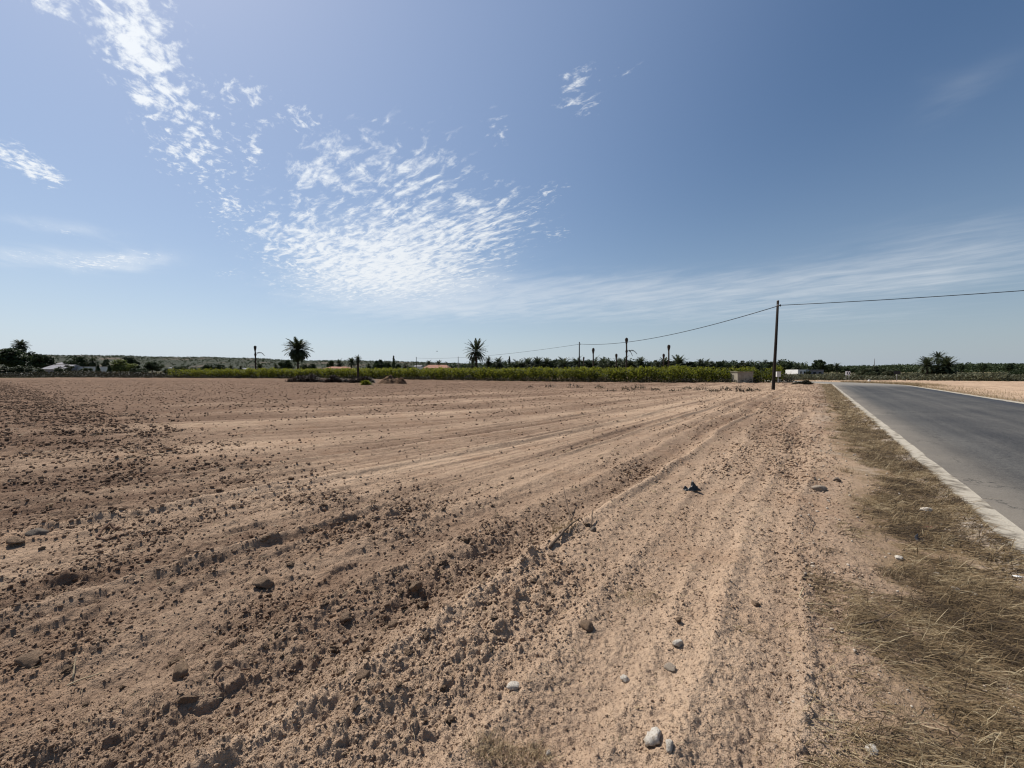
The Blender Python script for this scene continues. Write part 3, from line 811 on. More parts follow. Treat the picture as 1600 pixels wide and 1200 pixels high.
for k in range(34):
    t_ = -4.6 + 26 * (k / 34) ** 1.7; s_ = random.uniform(.2, 1.15); q = E0 + RD * t_ + RN * s_
    cx, cy = float(q[0]), float(q[1]); g = np.random.default_rng(900 + k); n = 55
    x, y = cx + g.normal(0, .05, n), cy + g.normal(0, .05, n); z = ground(x, y)[0]
    w_ = max(.0012, cy * .00035)
    tag(blades('grass_tuft', x, y, z, g.uniform(.05, .19, n), w_ * g.uniform(.6, 1.3, n), np.clip(g.normal(.75, .35, n), .05, 1.5), g.random(n) * 6.283, np.clip(g.normal(.5, .27, n), 0, 1), seed=950 + k, kind=None, origin=(cx, cy, gz(cx, cy))),
        'small dry grass tuft rooted in the roadside verge', 'grass tuft', 'dry grass tufts along the roadside verge')
# loose straw on the field
x, y, sz = sample_field(9000, 1.6, 22, 15, .006, .03, even=True)
g = np.random.default_rng(41); n = min(2600, len(x)); x, y = x[:n], y[:n]
blades('loose_straw', x, y, ground(x, y)[0] + .004, np.clip(y * g.uniform(.008, .03, n), .015, .22), np.clip(y * .0007, .0008, .006), np.clip(g.normal(1.45, .1, n), .9, 1.56), g.random(n) * 6.283, np.clip(g.normal(.72, .2, n), 0, 1), seed=42)

# ------------------------------------------------------------------ plants: shared crown and palm shapes
def leaf_material(name, dark, light, transl=.3, tcol=None, scale=1.2):
    m = bpy.data.materials.new(name); m.use_nodes = True
    nt = m.node_tree; b = nt.nodes['Principled BSDF']; b.inputs['Roughness'].default_value = .6; b.inputs['Specular IOR Level'].default_value = .2
    a = S(nt, node(nt, 'ShaderNodeAttribute', attribute_name='tone').outputs['Fac'])
    inf = node(nt, 'ShaderNodeObjectInfo')
    f = (a + (S(nt, inf.outputs['Random']) - .5) * .4).clamp()
    c = mixc(nt, f, dark, light); nt.links.new(c, b.inputs['Base Color'])
    tr = node(nt, 'ShaderNodeBsdfTranslucent')
    if tcol: nt.links.new(mixc(nt, f, tuple(k * .45 for k in tcol), tcol), tr.inputs[0])
    else: nt.links.new(c, tr.inputs[0])
    mx = node(nt, 'ShaderNodeMixShader'); mx.inputs[0].default_value = transl
    nt.links.new(b.outputs[0], mx.inputs[1]); nt.links.new(tr.outputs[0], mx.inputs[2]); nt.links.new(mx.outputs[0], nt.nodes['Material Output'].inputs[0])
    return m
M['leaf_dark'] = leaf_material('dark evergreen leaf', (0.022, 0.034, 0.016), (0.058, 0.078, 0.032), .25)
M['leaf_olive'] = leaf_material('olive green leaf', (0.032, 0.042, 0.02), (0.075, 0.085, 0.042), .2)
M['leaf_light'] = leaf_material('light green leaf', (0.06, 0.08, 0.022), (0.15, 0.165, 0.05), .4)
M['palm_leaf'] = leaf_material('palm frond', (0.024, 0.034, 0.017), (0.068, 0.082, 0.04), .25)
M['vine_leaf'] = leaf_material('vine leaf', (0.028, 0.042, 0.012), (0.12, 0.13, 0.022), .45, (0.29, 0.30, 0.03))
M['dead_leaf'] = leaf_material('dead frond', (0.05, 0.038, 0.026), (0.12, 0.09, 0.06), .1)
M['brush'] = leaf_material('dead brushwood', (0.028, 0.02, 0.016), (0.085, 0.06, 0.045), .05)
M['weed'] = leaf_material('dull roadside weed', (0.018, 0.019, 0.011), (0.075, 0.062, 0.034), .25)
M['scrub'] = leaf_material('grey green scrub', (0.036, 0.040, 0.021), (0.10, 0.098, 0.054), .25)
M['bark'] = material('dark bark', (0.06, 0.045, 0.033), col2=(0.12, 0.095, 0.07), scale=6, bump=.8)
M['palm_bark'] = material('palm bark', (0.028, 0.022, 0.018), col2=(0.065, 0.05, 0.04), scale=9, bump=.8)

def quads_at(P, size, g, up=0.0, aspect=.6):
    """leaf-sized quads at points P facing every way"""
    N = len(P); n = g.normal(size=(N, 3)); n[:, 2] += up; n /= np.linalg.norm(n, axis=1)[:, None]
    r = g.normal(size=(N, 3)); a = np.cross(n, r); a /= np.linalg.norm(a, axis=1)[:, None]; b = np.cross(n, a)
    sz = (size * g.uniform(.55, 1.3, N))[:, None]
    V = np.stack([P - a * sz, P - b * sz * aspect, P + a * sz, P + b * sz * aspect], 1).reshape(-1, 3)
    return V
def leaf_mesh(name, V, mat, tone):
    N = len(V) // 4
    return mesh_np(name, V, np.arange(N * 4).reshape(N, 4), mats=[M[mat]], attrs={'tone': np.repeat(tone, 4)})
def crown_points(g, nclump, per, flat=1.0, hollow=.35, spread=.23):
    """points of a crown inside the unit box x,y in -.5..+.5, z in 0..1"""
    C = []
    while len(C) < nclump:
        p = g.uniform(-1, 1, 3)
        q = np.linalg.norm(p)
        if q < 1 and q > hollow and p[2] > -.75: C.append(p)
    C = np.array(C); C[:, 2] *= flat
    P, T = [], []
    for c in C:
        k = int(per * g.uniform(.5, 1.4)); r_ = spread * g.uniform(.65, 1.25)
        q = g.normal(size=(k, 3)); q /= np.linalg.norm(q, axis=1)[:, None]
        q *= (r_ * g.random(k) ** .45)[:, None]
        P.append(c * .76 + q * (1, 1, .8)); T.append(np.full(k, g.random()))
    P = np.concatenate(P); T = np.concatenate(T)
    P = P * .5; P[:, 2] += .5
    return P, T
CROWNS = {}
def crown(kind, v):
    if (kind, v) in CROWNS: return CROWNS[(kind, v)]
    g = np.random.default_rng(hash(kind) % 1 + 500 + v * 13 + len(kind))
    if kind == 'leaf_dark': P, T = crown_points(g, 48, 120, hollow=.2); sz = .036
    elif kind == 'leaf_light': P, T = crown_points(g, 34, 100, hollow=.2, spread=.26); sz = .04
    else: P, T = crown_points(g, 34, 100, hollow=.2, spread=.25); sz = .04
    V = quads_at(P, sz, g)
    me = leaf_mesh('crown', V, kind, np.clip(T * .7 + g.random(len(P)) * .3, 0, 1)); CROWNS[(kind, v)] = me
    return me
TRUNKS = {}
def trunk_mesh(v):
    if v in TRUNKS: return TRUNKS[v]
    g = np.random.default_rng(700 + v); m = MB()
    top = Vector((g.uniform(-.06, .06), g.uniform(-.06, .06), .55))
    m.tube([(0, 0, -.05), Vector((0, 0, .25)) + top * .1, top], [.045, .034, .022], 8)
    for k in range(6):
        a = k * 1.05 + g.random(); z0 = .25 + .3 * g.random(); e = Vector((math.cos(a) * .28, math.sin(a) * .28, z0 + .25))
        b0 = Vector((0, 0, z0)) + top * (.1 if z0 < .3 else .6) * .5
        m.tube([b0, b0.lerp(e, .5) + Vector((0, 0, .03)), e], [.018, .012, .005], 6)
    TRUNKS[v] = m.mesh('trunk', M['bark'], True); return TRUNKS[v]
def tree(px, ytop, wpx, dist, label, kind='leaf_dark', name='tree', cat='tree', v=None, base=None, group=None, low=.12, hpx=None):
    """a broadleaf tree: crown wpx photo pixels wide with its top at ytop, standing dist metres off"""
    v = random.randrange(5) if v is None else v
    gx_, top = at(px, ytop, dist).x, at(px, ytop, dist).z
    z0 = -0.2; H = top - z0; W = wpx / FPX * dist
    r = empty(name, (gx_, dist, z0), random.uniform(0, 6.3))
    tag(r, label, cat, group)
    link('trunk', trunk_mesh(v), r, scale=(max(W * .7, H * .7), max(W * .7, H * .7), H))
    link('crown', crown(kind, v), r, loc=(0, 0, H * low * .5), scale=(W * 1.16, W * 1.16, H * (1 - low * .5) * 1.02))
    return r

def frond(g, L, el, droop, az_, nl, lw, base, width=.24, seg=9):
    """leaflets of one frond as quads; returns verts (4 per quad)"""
    T = np.linspace(0, 1, seg); e = el - droop * T ** 1.25
    ds = L / (seg - 1)
    hr = np.concatenate([[0], np.cumsum(np.cos(e[:-1]) * ds)]); hz_ = np.concatenate([[0], np.cumsum(np.sin(e[:-1]) * ds)])
    out = []
    ca, sa = math.cos(az_), math.sin(az_); side = np.array((-sa, ca, 0))
    def pt(t):
        r_ = np.interp(t, T, hr); z_ = np.interp(t, T, hz_); return np.array(base) + np.array((ca * r_, sa * r_, z_))
    # midrib
    for a, b in zip(T[:-1], T[1:]):
        w = lw * 1.1 * (1.15 - a); p, q = pt(a), pt(b)
        out += [p - side * w, q - side * w * .85, q + side * w * .85, p + side * w]
    for t in np.linspace(.14, .98, nl):
        p = pt(t); q = pt(min(1, t + .04)); f = q - p; f = f / (np.linalg.norm(f) + 1e-9)
        ln = L * width * (math.sin(math.pi * min(1, .18 + t * .8)) ** .7 + .15)
        for s_ in (-1, 1):
            d = f * .75 + side * s_ * .8 + np.array((0, 0, g.uniform(-.35, .18))); d = d / np.linalg.norm(d)
            w = f * lw * 1.2
            out += [p - w, p + w, p + d * ln + w * .25, p + d * ln - w * .25]
    return out
def palm_crown(name, g, n, L, e0, e1, droop, nl, lw, mat, width=.22, base_r=.25):
    V, T = [], []
    for k in range(n):
        u = (k + g.random()) / n; el = e0 + (e1 - e0) * u ** .85
        a = k * 2.39996 + g.normal(0, .15)
        f = frond(g, L * g.uniform(.82, 1.08) * (1 - .12 * u), el, droop * g.uniform(.7, 1.2), a, nl, lw, (base_r * math.cos(a), base_r * math.sin(a), -.25 * u), width)
        V += f; T += [g.random() * .7 + .3 * (1 - u)] * (len(f) // 4)
    return leaf_mesh(name, np.array(V), mat, np.clip(np.array(T), 0, 1))
PALMS = {}
def palm_meshes(kind, v):
    if (kind, v) in PALMS: return PALMS[(kind, v)]
    g = np.random.default_rng(800 + v * 7 + len(kind))
    if kind == 'canary':   c = palm_crown('crown', g, 96, 4.6, R(82), R(-62), 1.2, 26, .1, 'palm_leaf', .18, .3)
    elif kind == 'open':   c = palm_crown('crown', g, 62, 4.7, R(86), R(-62), .7, 24, .105, 'palm_leaf', .14, .35)
    elif kind == 'date':   c = palm_crown('crown', g, 54, 3.2, R(84), R(-62), 1.05, 16, .085, 'palm_leaf', .20, .2)
    elif kind == 'young':  c = palm_crown('crown', g, 64, 3.5, R(88), R(-30), .95, 17, .09, 'palm_leaf', .18, .15)
    elif kind == 'fan':    c = palm_crown('crown', g, 26, 1.25, R(75), R(-60), .9, 6, .09, 'palm_leaf', .5, .1)
    m = MB()
    if kind == 'fan': m.tube([(0, 0, 0), (.05, 0, .5), (0, 0, 1)], [.022, .014, .012], 8)
    else: m.tube([(0, 0, 0), (0, 0, .06), (0.01, 0, .5), (0, 0, .93), (0, 0, 1.0)], [.075, .058, .05, .055, .07], 10)
    PALMS[(kind, v)] = (c, m.mesh('trunk', M['palm_bark'], True)); return PALMS[(kind, v)]
CR = {'canary': 4.0, 'open': 4.2, 'date': 2.5, 'young': 2.8, 'fan': 1.1}
def palm(px, ytop, wpx, dist, label, kind='date', group=None, name='palm_tree', heart=None, v=None, base_z=-0.2, tw=1.0, lean=0.0):
    """crown wpx photo pixels across; heart = photo row of the crown's centre"""
    v = random.randrange(3) if v is None else v
    c, tr = palm_meshes(kind, v)
    k = wpx / FPX * dist / 2 / (CR[kind] * .93)
    p = at(px, ytop, dist)
    zc = at(px, heart, dist).z if heart else max(p.z - (2.7 if kind != 'fan' else 1.1) * k, base_z + .6)
    H = zc - base_z
    r = empty(name, (p.x, dist, base_z), random.uniform(0, 6.3)); tag(r, label, 'palm', group)
    if lean: r.rotation_euler = (0, lean, 0)
    w = (6.5 if kind != 'fan' else 9) * k * tw
    link('trunk', tr, r, scale=(w, w, H + .1))
    link('crown', c, r, loc=(0, 0, H), scale=(k, k, k))
    return r
def dead_palm(px, ytop, dist, label, head=1.0, arm=None, collar=None, base_z=-0.2, w=1.0):
    """a leafless palm trunk ending in a swollen head; arm = (px, py, px, py) of a hanging dead frond"""
    p = at(px, ytop, dist); H = p.z - base_z
    r = empty('dead_palm', (p.x, dist, base_z)); tag(r, label, 'dead palm')
    m = MB(); q = .24 * w
    pts = [(0, 0, 0), (0, 0, .4), (.05, 0, H * .5)]; rr = [q * 1.4, q * 1.05, q * .9]
    if collar:
        hc = at(px, collar, dist).z - base_z
        pts += [(.05, 0, hc - .5), (.05, 0, hc), (.05, 0, hc + .5)]; rr += [q * .9, q * 1.5, q * .85]
    pts += [(0, 0, H - 1.65 * head)]; rr += [q * .85]
    m.tube(pts, rr, 9); m.build('trunk', M['palm_bark'], r, True)
    h = MB(); h.tube([(0, 0, H - 1.7 * head), (0, 0, H - 1.2 * head), (0.02, 0, H - .7 * head), (0, 0, H - .2 * head), (0, 0, H)], [q * .9, q * 1.25 * head, q * 1.65 * head, q * 1.3 * head, q * .4], 9)
    g = np.random.default_rng(int(px))
    for k in range(9):
        a = k * 2.4; e = Vector((math.cos(a) * q * 1.9 * head, math.sin(a) * q * 1.9 * head, H - .55 * head + g.uniform(-.2, .5)))
        h.tube([(math.cos(a) * q, math.sin(a) * q, H - .8 * head), e], [.05, .02], 5)
    h.build('dead_crown', M['palm_bark'], r, True)
    if arm:
        for n, (x0, y0, x1, y1, x2, y2) in enumerate(arm):
            a0, a1, a2 = (at(*c, dist) - Vector((p.x, dist, base_z)) for c in ((x0, y0), (x1, y1), (x2, y2)))
            f = MB(); root = Vector((q * .8, 0, a0.z - .15)); P = [root.lerp(a0, t) for t in (0, .5)] + [a0, a0.lerp(a1, .5) + Vector((0, 0, .12)), a1, a1.lerp(a2, .5) + Vector((0, 0, .1)), a2]
            f.tube(P, [.05, .04, .04, .06, .06, .045, .02], 6)
            for t in np.linspace(.25, 1, 26):
                i = min(len(P) - 2, int(t * (len(P) - 1))); b = P[i].lerp(P[i + 1], t * (len(P) - 1) - i)
                for s_ in (-1, 1):
                    e = b + Vector((g.uniform(-.05, .18), s_ * .28, -g.uniform(.2, .5)))
                    f.add([b - Vector((.05, 0, 0)), b + Vector((.05, 0, 0)), e], [(0, 1, 2)])
            f.build('dead_frond', M['dead_leaf'], r)
    return r

# ------------------------------------------------------------------ the vineyard beyond the field
FRONT = [(-170, 112), (-116, 104), (-79, 97), (-32, 85.5), (5.8, 62.5), (17.8, 57.5), (38.0, 57.5)]
def front_y(x): return np.interp(x, [p[0] for p in FRONT], [p[1] for p in FRONT])
def vine_leaves(N, seed, row0, row1, size, zlo, zhi, xs=(-82, 38)):
    g = np.random.default_rng(seed)
    x = g.uniform(xs[0], xs[1], N); row = g.integers(row0, row1, N)
    bump = fbm(x * .5 + row * 7.1, row * 3.3, 400, 3, .6); bump2 = perlin(x * 1.9 + row * 5.7, row * 2.1, 410)
    y = front_y(x) + row * 3.0 + g.normal(0, .42, N)
    z = zlo + (zhi - zlo) * g.random(N) ** .8 * (1 + .36 * bump + .26 * bump2 + .12 * perlin(x * .12, row * .3, 411))
    # the right end of the rows runs back along the lane
    k = x < 38 - (y - 57.5) * .17
    thin = sst(-82, -60, x)
    k &= g.random(N) < .3 + .7 * thin
    k &= g.random(N) < np.clip(.75 + .6 * bump2 + .5 * bump, .12, 1)
    P = np.stack([x, y, z], -1)[k]
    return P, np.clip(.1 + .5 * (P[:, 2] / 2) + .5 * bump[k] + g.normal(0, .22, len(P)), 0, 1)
g = np.random.default_rng(5)
VP = [vine_leaves(130000, 1, 0, 2, .13, .05, 1.8), vine_leaves(120000, 2, 2, 16, .14, .5, 1.95), vine_leaves(9000, 3, 0, 10, .14, 1.5, 2.2)]
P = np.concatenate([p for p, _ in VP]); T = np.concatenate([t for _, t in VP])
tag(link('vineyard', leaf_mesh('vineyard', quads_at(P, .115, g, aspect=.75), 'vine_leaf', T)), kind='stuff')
# vine stems and posts of the front row are lost in shade; the weedy bank at their feet
N = 60000; x = g.uniform(-170, 39, N); dens = np.clip(.6 + .9 * fbm(x * .35, x * 0, 420, 3), .08, 1)
y = front_y(x) - g.uniform(.2, 1.8, N); k = g.random(N) < dens
x, y = x[k], y[k]; z = g.random(len(x)) ** 1.2 * (.62 + .4 * perlin(x * .6, y, 430)) * np.clip(dens[k] + .3, .4, 1.2)
tag(link('weeds', leaf_mesh('weeds', quads_at(np.stack([x, y, z], -1), .11, g, aspect=.4), 'weed', np.clip(g.normal(.4, .25, len(x)), 0, 1))), kind='stuff')
# low hedge and rough growth beyond the field's far left edge
N = 40000; x = g.uniform(-190, -66, N); b_ = fbm(x * .12, x * 0, 440, 3)
y = front_y(x) + g.uniform(0, 9, N); z = g.random(N) * np.clip(1.1 + 1.0 * b_, .25, 2.0)
tag(link('rough_growth', leaf_mesh('rough_growth', quads_at(np.stack([x, y, z], -1), .2, g, aspect=.5), 'weed', np.clip(.45 + .4 * b_ + g.normal(0, .2, N), 0, 1))), kind='stuff')
# scrub across the road and round the bend
N = 150000; y = 62 + 130 * g.random(N) ** 1.5; x = (g.uniform(1170, 1800, N) - 800) / FPX * y; s_, t_ = road_coords(x, y)
px_ = 800 + FPX * x / y
edge = np.where(px_ > 1400, 66 + 4 * perlin(x * .1, y * .1, 450), 70)
k = (s_ < -WID - 2.2 - 2 * g.random(N)) & (y > edge); x, y = x[k], y[k]
b_ = fbm(x * .14, y * .14, 451, 3)
k = g.random(len(x)) < np.clip(.65 + .8 * b_, .1, 1); x, y, b_ = x[k], y[k], b_[k]
z = g.random(len(x)) ** 1.2 * np.clip(.5 + .5 * b_ + .2 * (x / y > .95), .15, 1.1)
tag(link('scrub', leaf_mesh('scrub', quads_at(np.stack([x, y, z], -1), .26, g, aspect=.45), 'scrub', np.clip(.45 + .45 * b_ + g.normal(0, .2, len(x)), 0, 1))), kind='stuff')
# strip of tan dry grass on the outside of the bend
N = 16000; i = g.integers(6, len(LINE) - 4, N)
pp = np.array([LINE[q][0] + (LINE[q + 1][0] - LINE[q][0]) * f for q, f in zip(i, g.random(N))]); nn = np.array([LINE[q][1] for q in i]); o = WID + .4 + 2.6 * g.random(N) ** 1.5
x, y = pp[:, 0] - nn[:, 0] * o, pp[:, 1] - nn[:, 1] * o
blades('dry_roadside_grass', x, y, np.full(N, -.05), g.uniform(.12, .5, N), np.clip(y * .00022, .004, .02), g.uniform(.1, 1.2, N), g.random(N) * 6.283, np.clip(g.normal(.62, .2, N), 0, 1), seed=77)

# ------------------------------------------------------------------ hills and the far wood
hx = np.linspace(-3000, 500, 240); hy = np.linspace(1150, 2700, 60)
HX, HY = np.meshgrid(hx, hy, indexing='ij')
ax_ = 800 + FPX * HX / HY
topy = np.interp(ax_, [-600, 0, 70, 150, 200, 300, 400, 480, 600, 700, 790, 880], [552, 554, 554.5, 556, 557, 558.5, 560.5, 563.5, 564.5, 567, 572, 579.6])
def hill_h(X_, Y_, ty):
    hmax = EYE + (580 - ty) / FPX * 1750
    prof = np.where(Y_ < 1750, sst(1150, 1750, Y_) ** .9, 1.0)
    return hmax * prof * (1 + .03 * fbm(X_ / 260, Y_ / 260, 500, 4)) + 3.0 * fbm(X_ / 120, Y_ / 120, 510, 3) * prof - 2
HZ = hill_h(HX, HY, topy)
M['hill'] = material('scrubby hillside', (0.035, 0.04, 0.026), col2=(0.105, 0.082, 0.06), scale=.012, detail=9, lo=.5, hi=.68)
i = np.arange(240 * 60).reshape(240, 60)
tag(link('hills', mesh_np('hills', np.stack([HX, HY, HZ], -1).reshape(-1, 3), np.stack([i[:-1, :-1], i[1:, :-1], i[1:, 1:], i[:-1, 1:]], -1).reshape(-1, 4), mats=[M['hill']], smooth=True)), kind='structure')
N = 6500; x = g.uniform(-2900, 300, N); y = 1180 + 700 * g.random(N) ** .7
a_ = 800 + FPX * x / y; ty = np.interp(a_, [-600, 0, 70, 150, 200, 300, 400, 480, 600, 700, 790, 880], [552, 554, 554.5, 556, 557, 558.5, 560.5, 563.5, 564.5, 567, 572, 579.6])
z = hill_h(x, y, ty); sz = g.uniform(2, 6, N); pts = []; tn = []
for k in range(14):
    q = g.normal(size=(N, 3)); q /= np.linalg.norm(q, axis=1)[:, None]
    pts.append(np.stack([x, y, z + sz * .3], -1) + q * (sz * .55)[:, None] * (1.2, 1.2, .8)); tn.append(g.random(N))
tag(link('hill_scrub', leaf_mesh('hill_scrub', quads_at(np.concatenate(pts), 1.5, g), 'leaf_dark', np.concatenate(tn))), kind='stuff')
# dark wood along the skyline on the far right
N = 60000; x = g.uniform(250, 900, N); y = g.uniform(430, 520, N); a_ = 800 + FPX * x / y
ht = np.interp(a_, [1100, 1330, 1400, 1480, 1560, 1700, 2000], [573, 573, 572, 571, 569.5, 568, 568])
ht = EYE + (580 - ht) / FPX * 470 + 2.6 * fbm(x / 16, y / 30, 520, 3)
z = ht * g.random(N) ** .6
tag(link('woodland', leaf_mesh('woodland', quads_at(np.stack([x, y, z], -1), 1.0, g), 'leaf_dark', np.clip(.5 + .4 * fbm(x / 9, y / 9, 530, 2) + g.normal(0, .2, N), 0, 1))), kind='stuff')

# the shadowy thicket behind the palm grove, one dark mass
N = 60000; px_ = g.uniform(690, 1262, N); y = g.uniform(172, 200, N); x = (px_ - 800) / FPX * y
ht = np.interp(px_, [690, 760, 800, 980, 1010, 1060, 1262], [571, 569, 566, 565, 567.5, 568.5, 569.5])
ht = EYE + (580 - ht) / FPX * 186 + 1.9 * fbm(x / 7, y / 22, 540, 4, .6) + .3
k = g.random(N) < np.clip(.55 + .6 * fbm(x / 9, y / 14, 545, 2), .15, 1); x, y, ht = x[k], y[k], ht[k]
z = -.2 + ht * g.random(len(x)) ** .75
tag(link('thicket', leaf_mesh('thicket', quads_at(np.stack([x, y, z], -1), .42, g), 'leaf_dark', np.clip(.45 + .4 * fbm(x / 4, y / 4, 550, 2) + g.normal(0, .2, len(x)), 0, 1))), kind='stuff')

# ------------------------------------------------------------------ trees and palms, left to right
tree(27, 541, 62, 175, 'broad dark tree filling the far left edge of the view below a palm crown', v=0)
tree(63, 548, 30, 172, 'smaller dark tree joined to the right of the broad far left tree', v=1)
palm(32, 530, 20, 185, 'palm crown rising above the broad far left dark tree', 'canary', heart=540, tw=.8)
for px, y0, w, l in ((8, 571, 26, 'leftmost rounded green bush under the broad dark tree'), (30, 570, 24, 'middle green bush under the broad dark tree'), (52, 571, 24, 'green bush under the broad dark tree, beside the grey roof')):
    tree(px, y0, w, 120, l, 'leaf_olive', 'bush', 'bush', low=.02)
tree(124, 553, 34, 185, 'wide dark tree behind the long white wall', v=2)
palm(145, 556, 15, 180, 'dark palm against the wide tree behind the white wall', 'date')
tree(166, 560, 14, 178, 'thin pale green tree beside the dark palm', 'leaf_olive')
tree(188, 561, 38, 172, 'light green spreading tree at the end of the white wall', 'leaf_light', low=.1)
tree(203, 555.5, 24, 190, 'dark tree behind the light green spreading tree', v=3)
tree(238, 564, 28, 200, 'lone dark rounded tree standing on the open ground below the ridge', v=4)
tree(102, 570, 24, 150, 'dark green bush between grey roof and white wall', 'leaf_olive', 'bush', 'bush', low=.03)
tree(136, 574, 18, 150, 'small dark bush in front of the white wall', 'leaf_dark', 'bush', 'bush', low=.03)
tree(80, 561, 12, 260, 'little tree above the grey roof', 'leaf_olive')
for px, y0, w, l in ((285, 569, 28, 'leftmost of the dark trees below the ridge, beside the vineyard end'), (304, 572, 22, 'small low dark tree squeezed between two bigger ones below the ridge'), (325, 568, 22, 'dark tree below the ridge, second before the tall dead trunk'), (342, 567, 20, 'dark bluish tree below the ridge next to small palms')):
    tree(px, y0, w, 190, l)
for px in (262, 272, 222, 212):
    tree(px, 574, 16, 170, 'low dark bush in the hedge beyond the field', 'leaf_dark', 'bush', 'bush', low=.02, group='low bushes in the far hedge')
palm(361, 569, 10, 210, 'tiny palm just left of the tall dead trunk', 'date'); palm(376, 570, 8, 230, 'faint tiny palm nearest the tall dead trunk', 'date')
palm(406, 567, 15, 175, 'short spreading palm at the foot of the tall dead trunk', 'young')
palm(431, 567, 9, 230, 'small thin palm to the left of a round clipped tree', 'date')
tree(446, 559, 21, 180, 'round clipped dark tree to the left of the full crowned palm', v=1, low=.2)
palm(465, 528.5, 37, 150, 'tall palm with a dense drooping full crown', 'canary', heart=546, tw=.85, v=0)
tree(486, 567, 17, 190, 'small dark tree just right of the full crowned palm'); tree(474, 568, 14, 200, 'dim small tree behind the full crowned palm trunk', 'leaf_olive')
tree(517, 562, 12, 175, 'slim dark tree beside the low house with pinkish roof')
palm(530, 560.5, 13, 172, 'dark palm above the low house with pinkish roof', 'date')
palm(549, 559, 15, 165, 'shaggy palm behind the stout trunked palm', 'young')
palm(559, 556, 11, 79, 'stout trunked palm with a small crown standing in front of the vineyard', 'date', heart=561, tw=2.1)
palm(576, 566, 9, 180, 'little palm to the right of the stout trunked palm', 'date')
tree(592, 560, 22, 165, 'round dark tree behind the soil heap', v=0, low=.1)
tree(605, 563, 13, 170, 'narrow dark tree beside the pointed cypress'); tree(622, 566, 10, 175, 'short dark tree to the right of the pointed cypress')
tree(640, 570, 22, 170, 'low dark tree behind the red roofed house on its left', low=.1)
palm(633, 567, 9, 200, 'small palm left of the red roofed house', 'date')
palm(670, 561.5, 12, 185, 'left one of two palms behind the red roof', 'date'); palm(685, 561.5, 12, 188, 'right one of two palms behind the red roof', 'date')
tree(714, 567, 27, 165, 'round dark green tree right of the red roofed house', 'leaf_dark', low=.05); tree(735, 569, 20, 170, 'low tree under the open crowned palm', 'leaf_olive', low=.05)
palm(744, 530.5, 36, 148, 'tall palm with an open star shaped crown', 'open', heart=548, tw=1.0, v=1)
palm(738.5, 556, 9, 160, 'slender little palm close beside the star crowned palm trunk', 'date')
palm(763, 556, 14, 158, 'shaggy palm immediately right of the star crowned palm', 'date')
palm(779, 556.5, 17, 158, 'wide palm, second to the right of the star crowned palm', 'date')
GP = 'short palms in the grove beyond the vineyard'
for px, y0, w in ((793, 563, 12), (811, 561, 15), (827, 561, 14), (841, 560.5, 15), (855, 560.5, 14), (884, 556.5, 16), (900, 557, 13), (930, 559, 16), (945, 557.5, 17), (960, 561, 14), (970, 556, 15), (985, 563, 15), (1002, 561, 14), (1037, 561, 15), (1085, 565, 12), (1097, 560.5, 15), (1107, 565, 13)):
    palm(px, y0 - 1.5 + random.uniform(-1, 1), w * random.uniform(1.25, 1.75), random.uniform(150, 168), 'short date palm in the long grove beyond the vineyard', 'date' if random.random() < .65 else 'young', GP, lean=random.uniform(-.14, .14))
for px, y0, w in ((772, 568, 18), (802, 569, 16), (820, 569, 18), (834, 570, 18), (848, 570, 16), (868, 563, 16), (877, 566, 14), (892, 567, 18), (915, 566, 20), (937, 567, 18), (952, 568, 18), (976, 566, 18), (994, 567, 16), (1050, 566, 18), (1075, 568, 20), (1092, 569, 18), (1112, 568, 20), (1137, 568, 20)):
    tree(px, y0 - 4.5, w * 1.75, random.uniform(152, 172), 'low dark bush filling a gap between the grove palms', 'leaf_dark' if random.random() < .7 else 'leaf_olive', 'bush', 'bush', low=.02, group='bushes between the grove palms')
tree(1022, 562, 24, 158, 'light green rounded tree among the grove palms', 'leaf_olive', low=.1)
palm(1060, 556, 27, 155, 'biggest bushy palm of the grove, right of two dead trunks', 'young', v=1)
tree(1127, 560.5, 22, 160, 'dark squarish tree at the right end of the grove', v=2); palm(1095, 559, 13, 150, 'tall dark palm just left of the squarish grove tree', 'date')
for px, y0, w, l in ((1147, 562, 8, 'thin fan palm showing beside the grey green bushy tree'), (1176, 564, 9, 'thin fan palm with a flat crown, above the beige concrete box'), (1191, 566, 6, 'smallest thin fan palm, left of the near pole'), (1196, 561.5, 7, 'tallest thin fan palm, left of the near pole')):
    palm(px, y0, w, 185, l, 'fan')
tree(1160, 562.5, 25, 158, 'grey green bushy tree behind the beige concrete box', 'leaf_olive', low=.05)
tree(1184, 568, 16, 165, 'low dark tree under the thin fan palms'); tree(1204, 563.5, 20, 160, 'dark tree directly behind the near pole, on its left', v=3)
palm(1219, 560, 13, 162, 'palm crown poking out behind the near pole', 'date'); tree(1230, 562.5, 28, 158, 'broad dark tree right of the near pole', v=0)
tree(1244, 569, 16, 150, 'lighter green bush right of the broad tree by the near pole', 'leaf_olive', low=.05)
tree(1258, 570, 18, 190, 'low rounded tree left of the white building', low=.1)
tree(1279, 560.5, 20, 185, 'tallest dark tree behind the white building', v=4, low=.1); tree(1295, 566, 20, 188, 'wide dark tree behind the right end of the white building', v=1, low=.1)
palm(1308, 566, 11, 180, 'single palm to the right of the white building', 'date')
tree(1320, 573, 18, 200, 'low dark tree left of the chevron sign', low=.05); tree(1338, 574, 18, 210, 'low dark tree behind the chevron sign', low=.05)
tree(1262, 577, 12, 130, 'small dull bush in front of the white building', 'leaf_olive', 'bush', 'bush', low=.02)
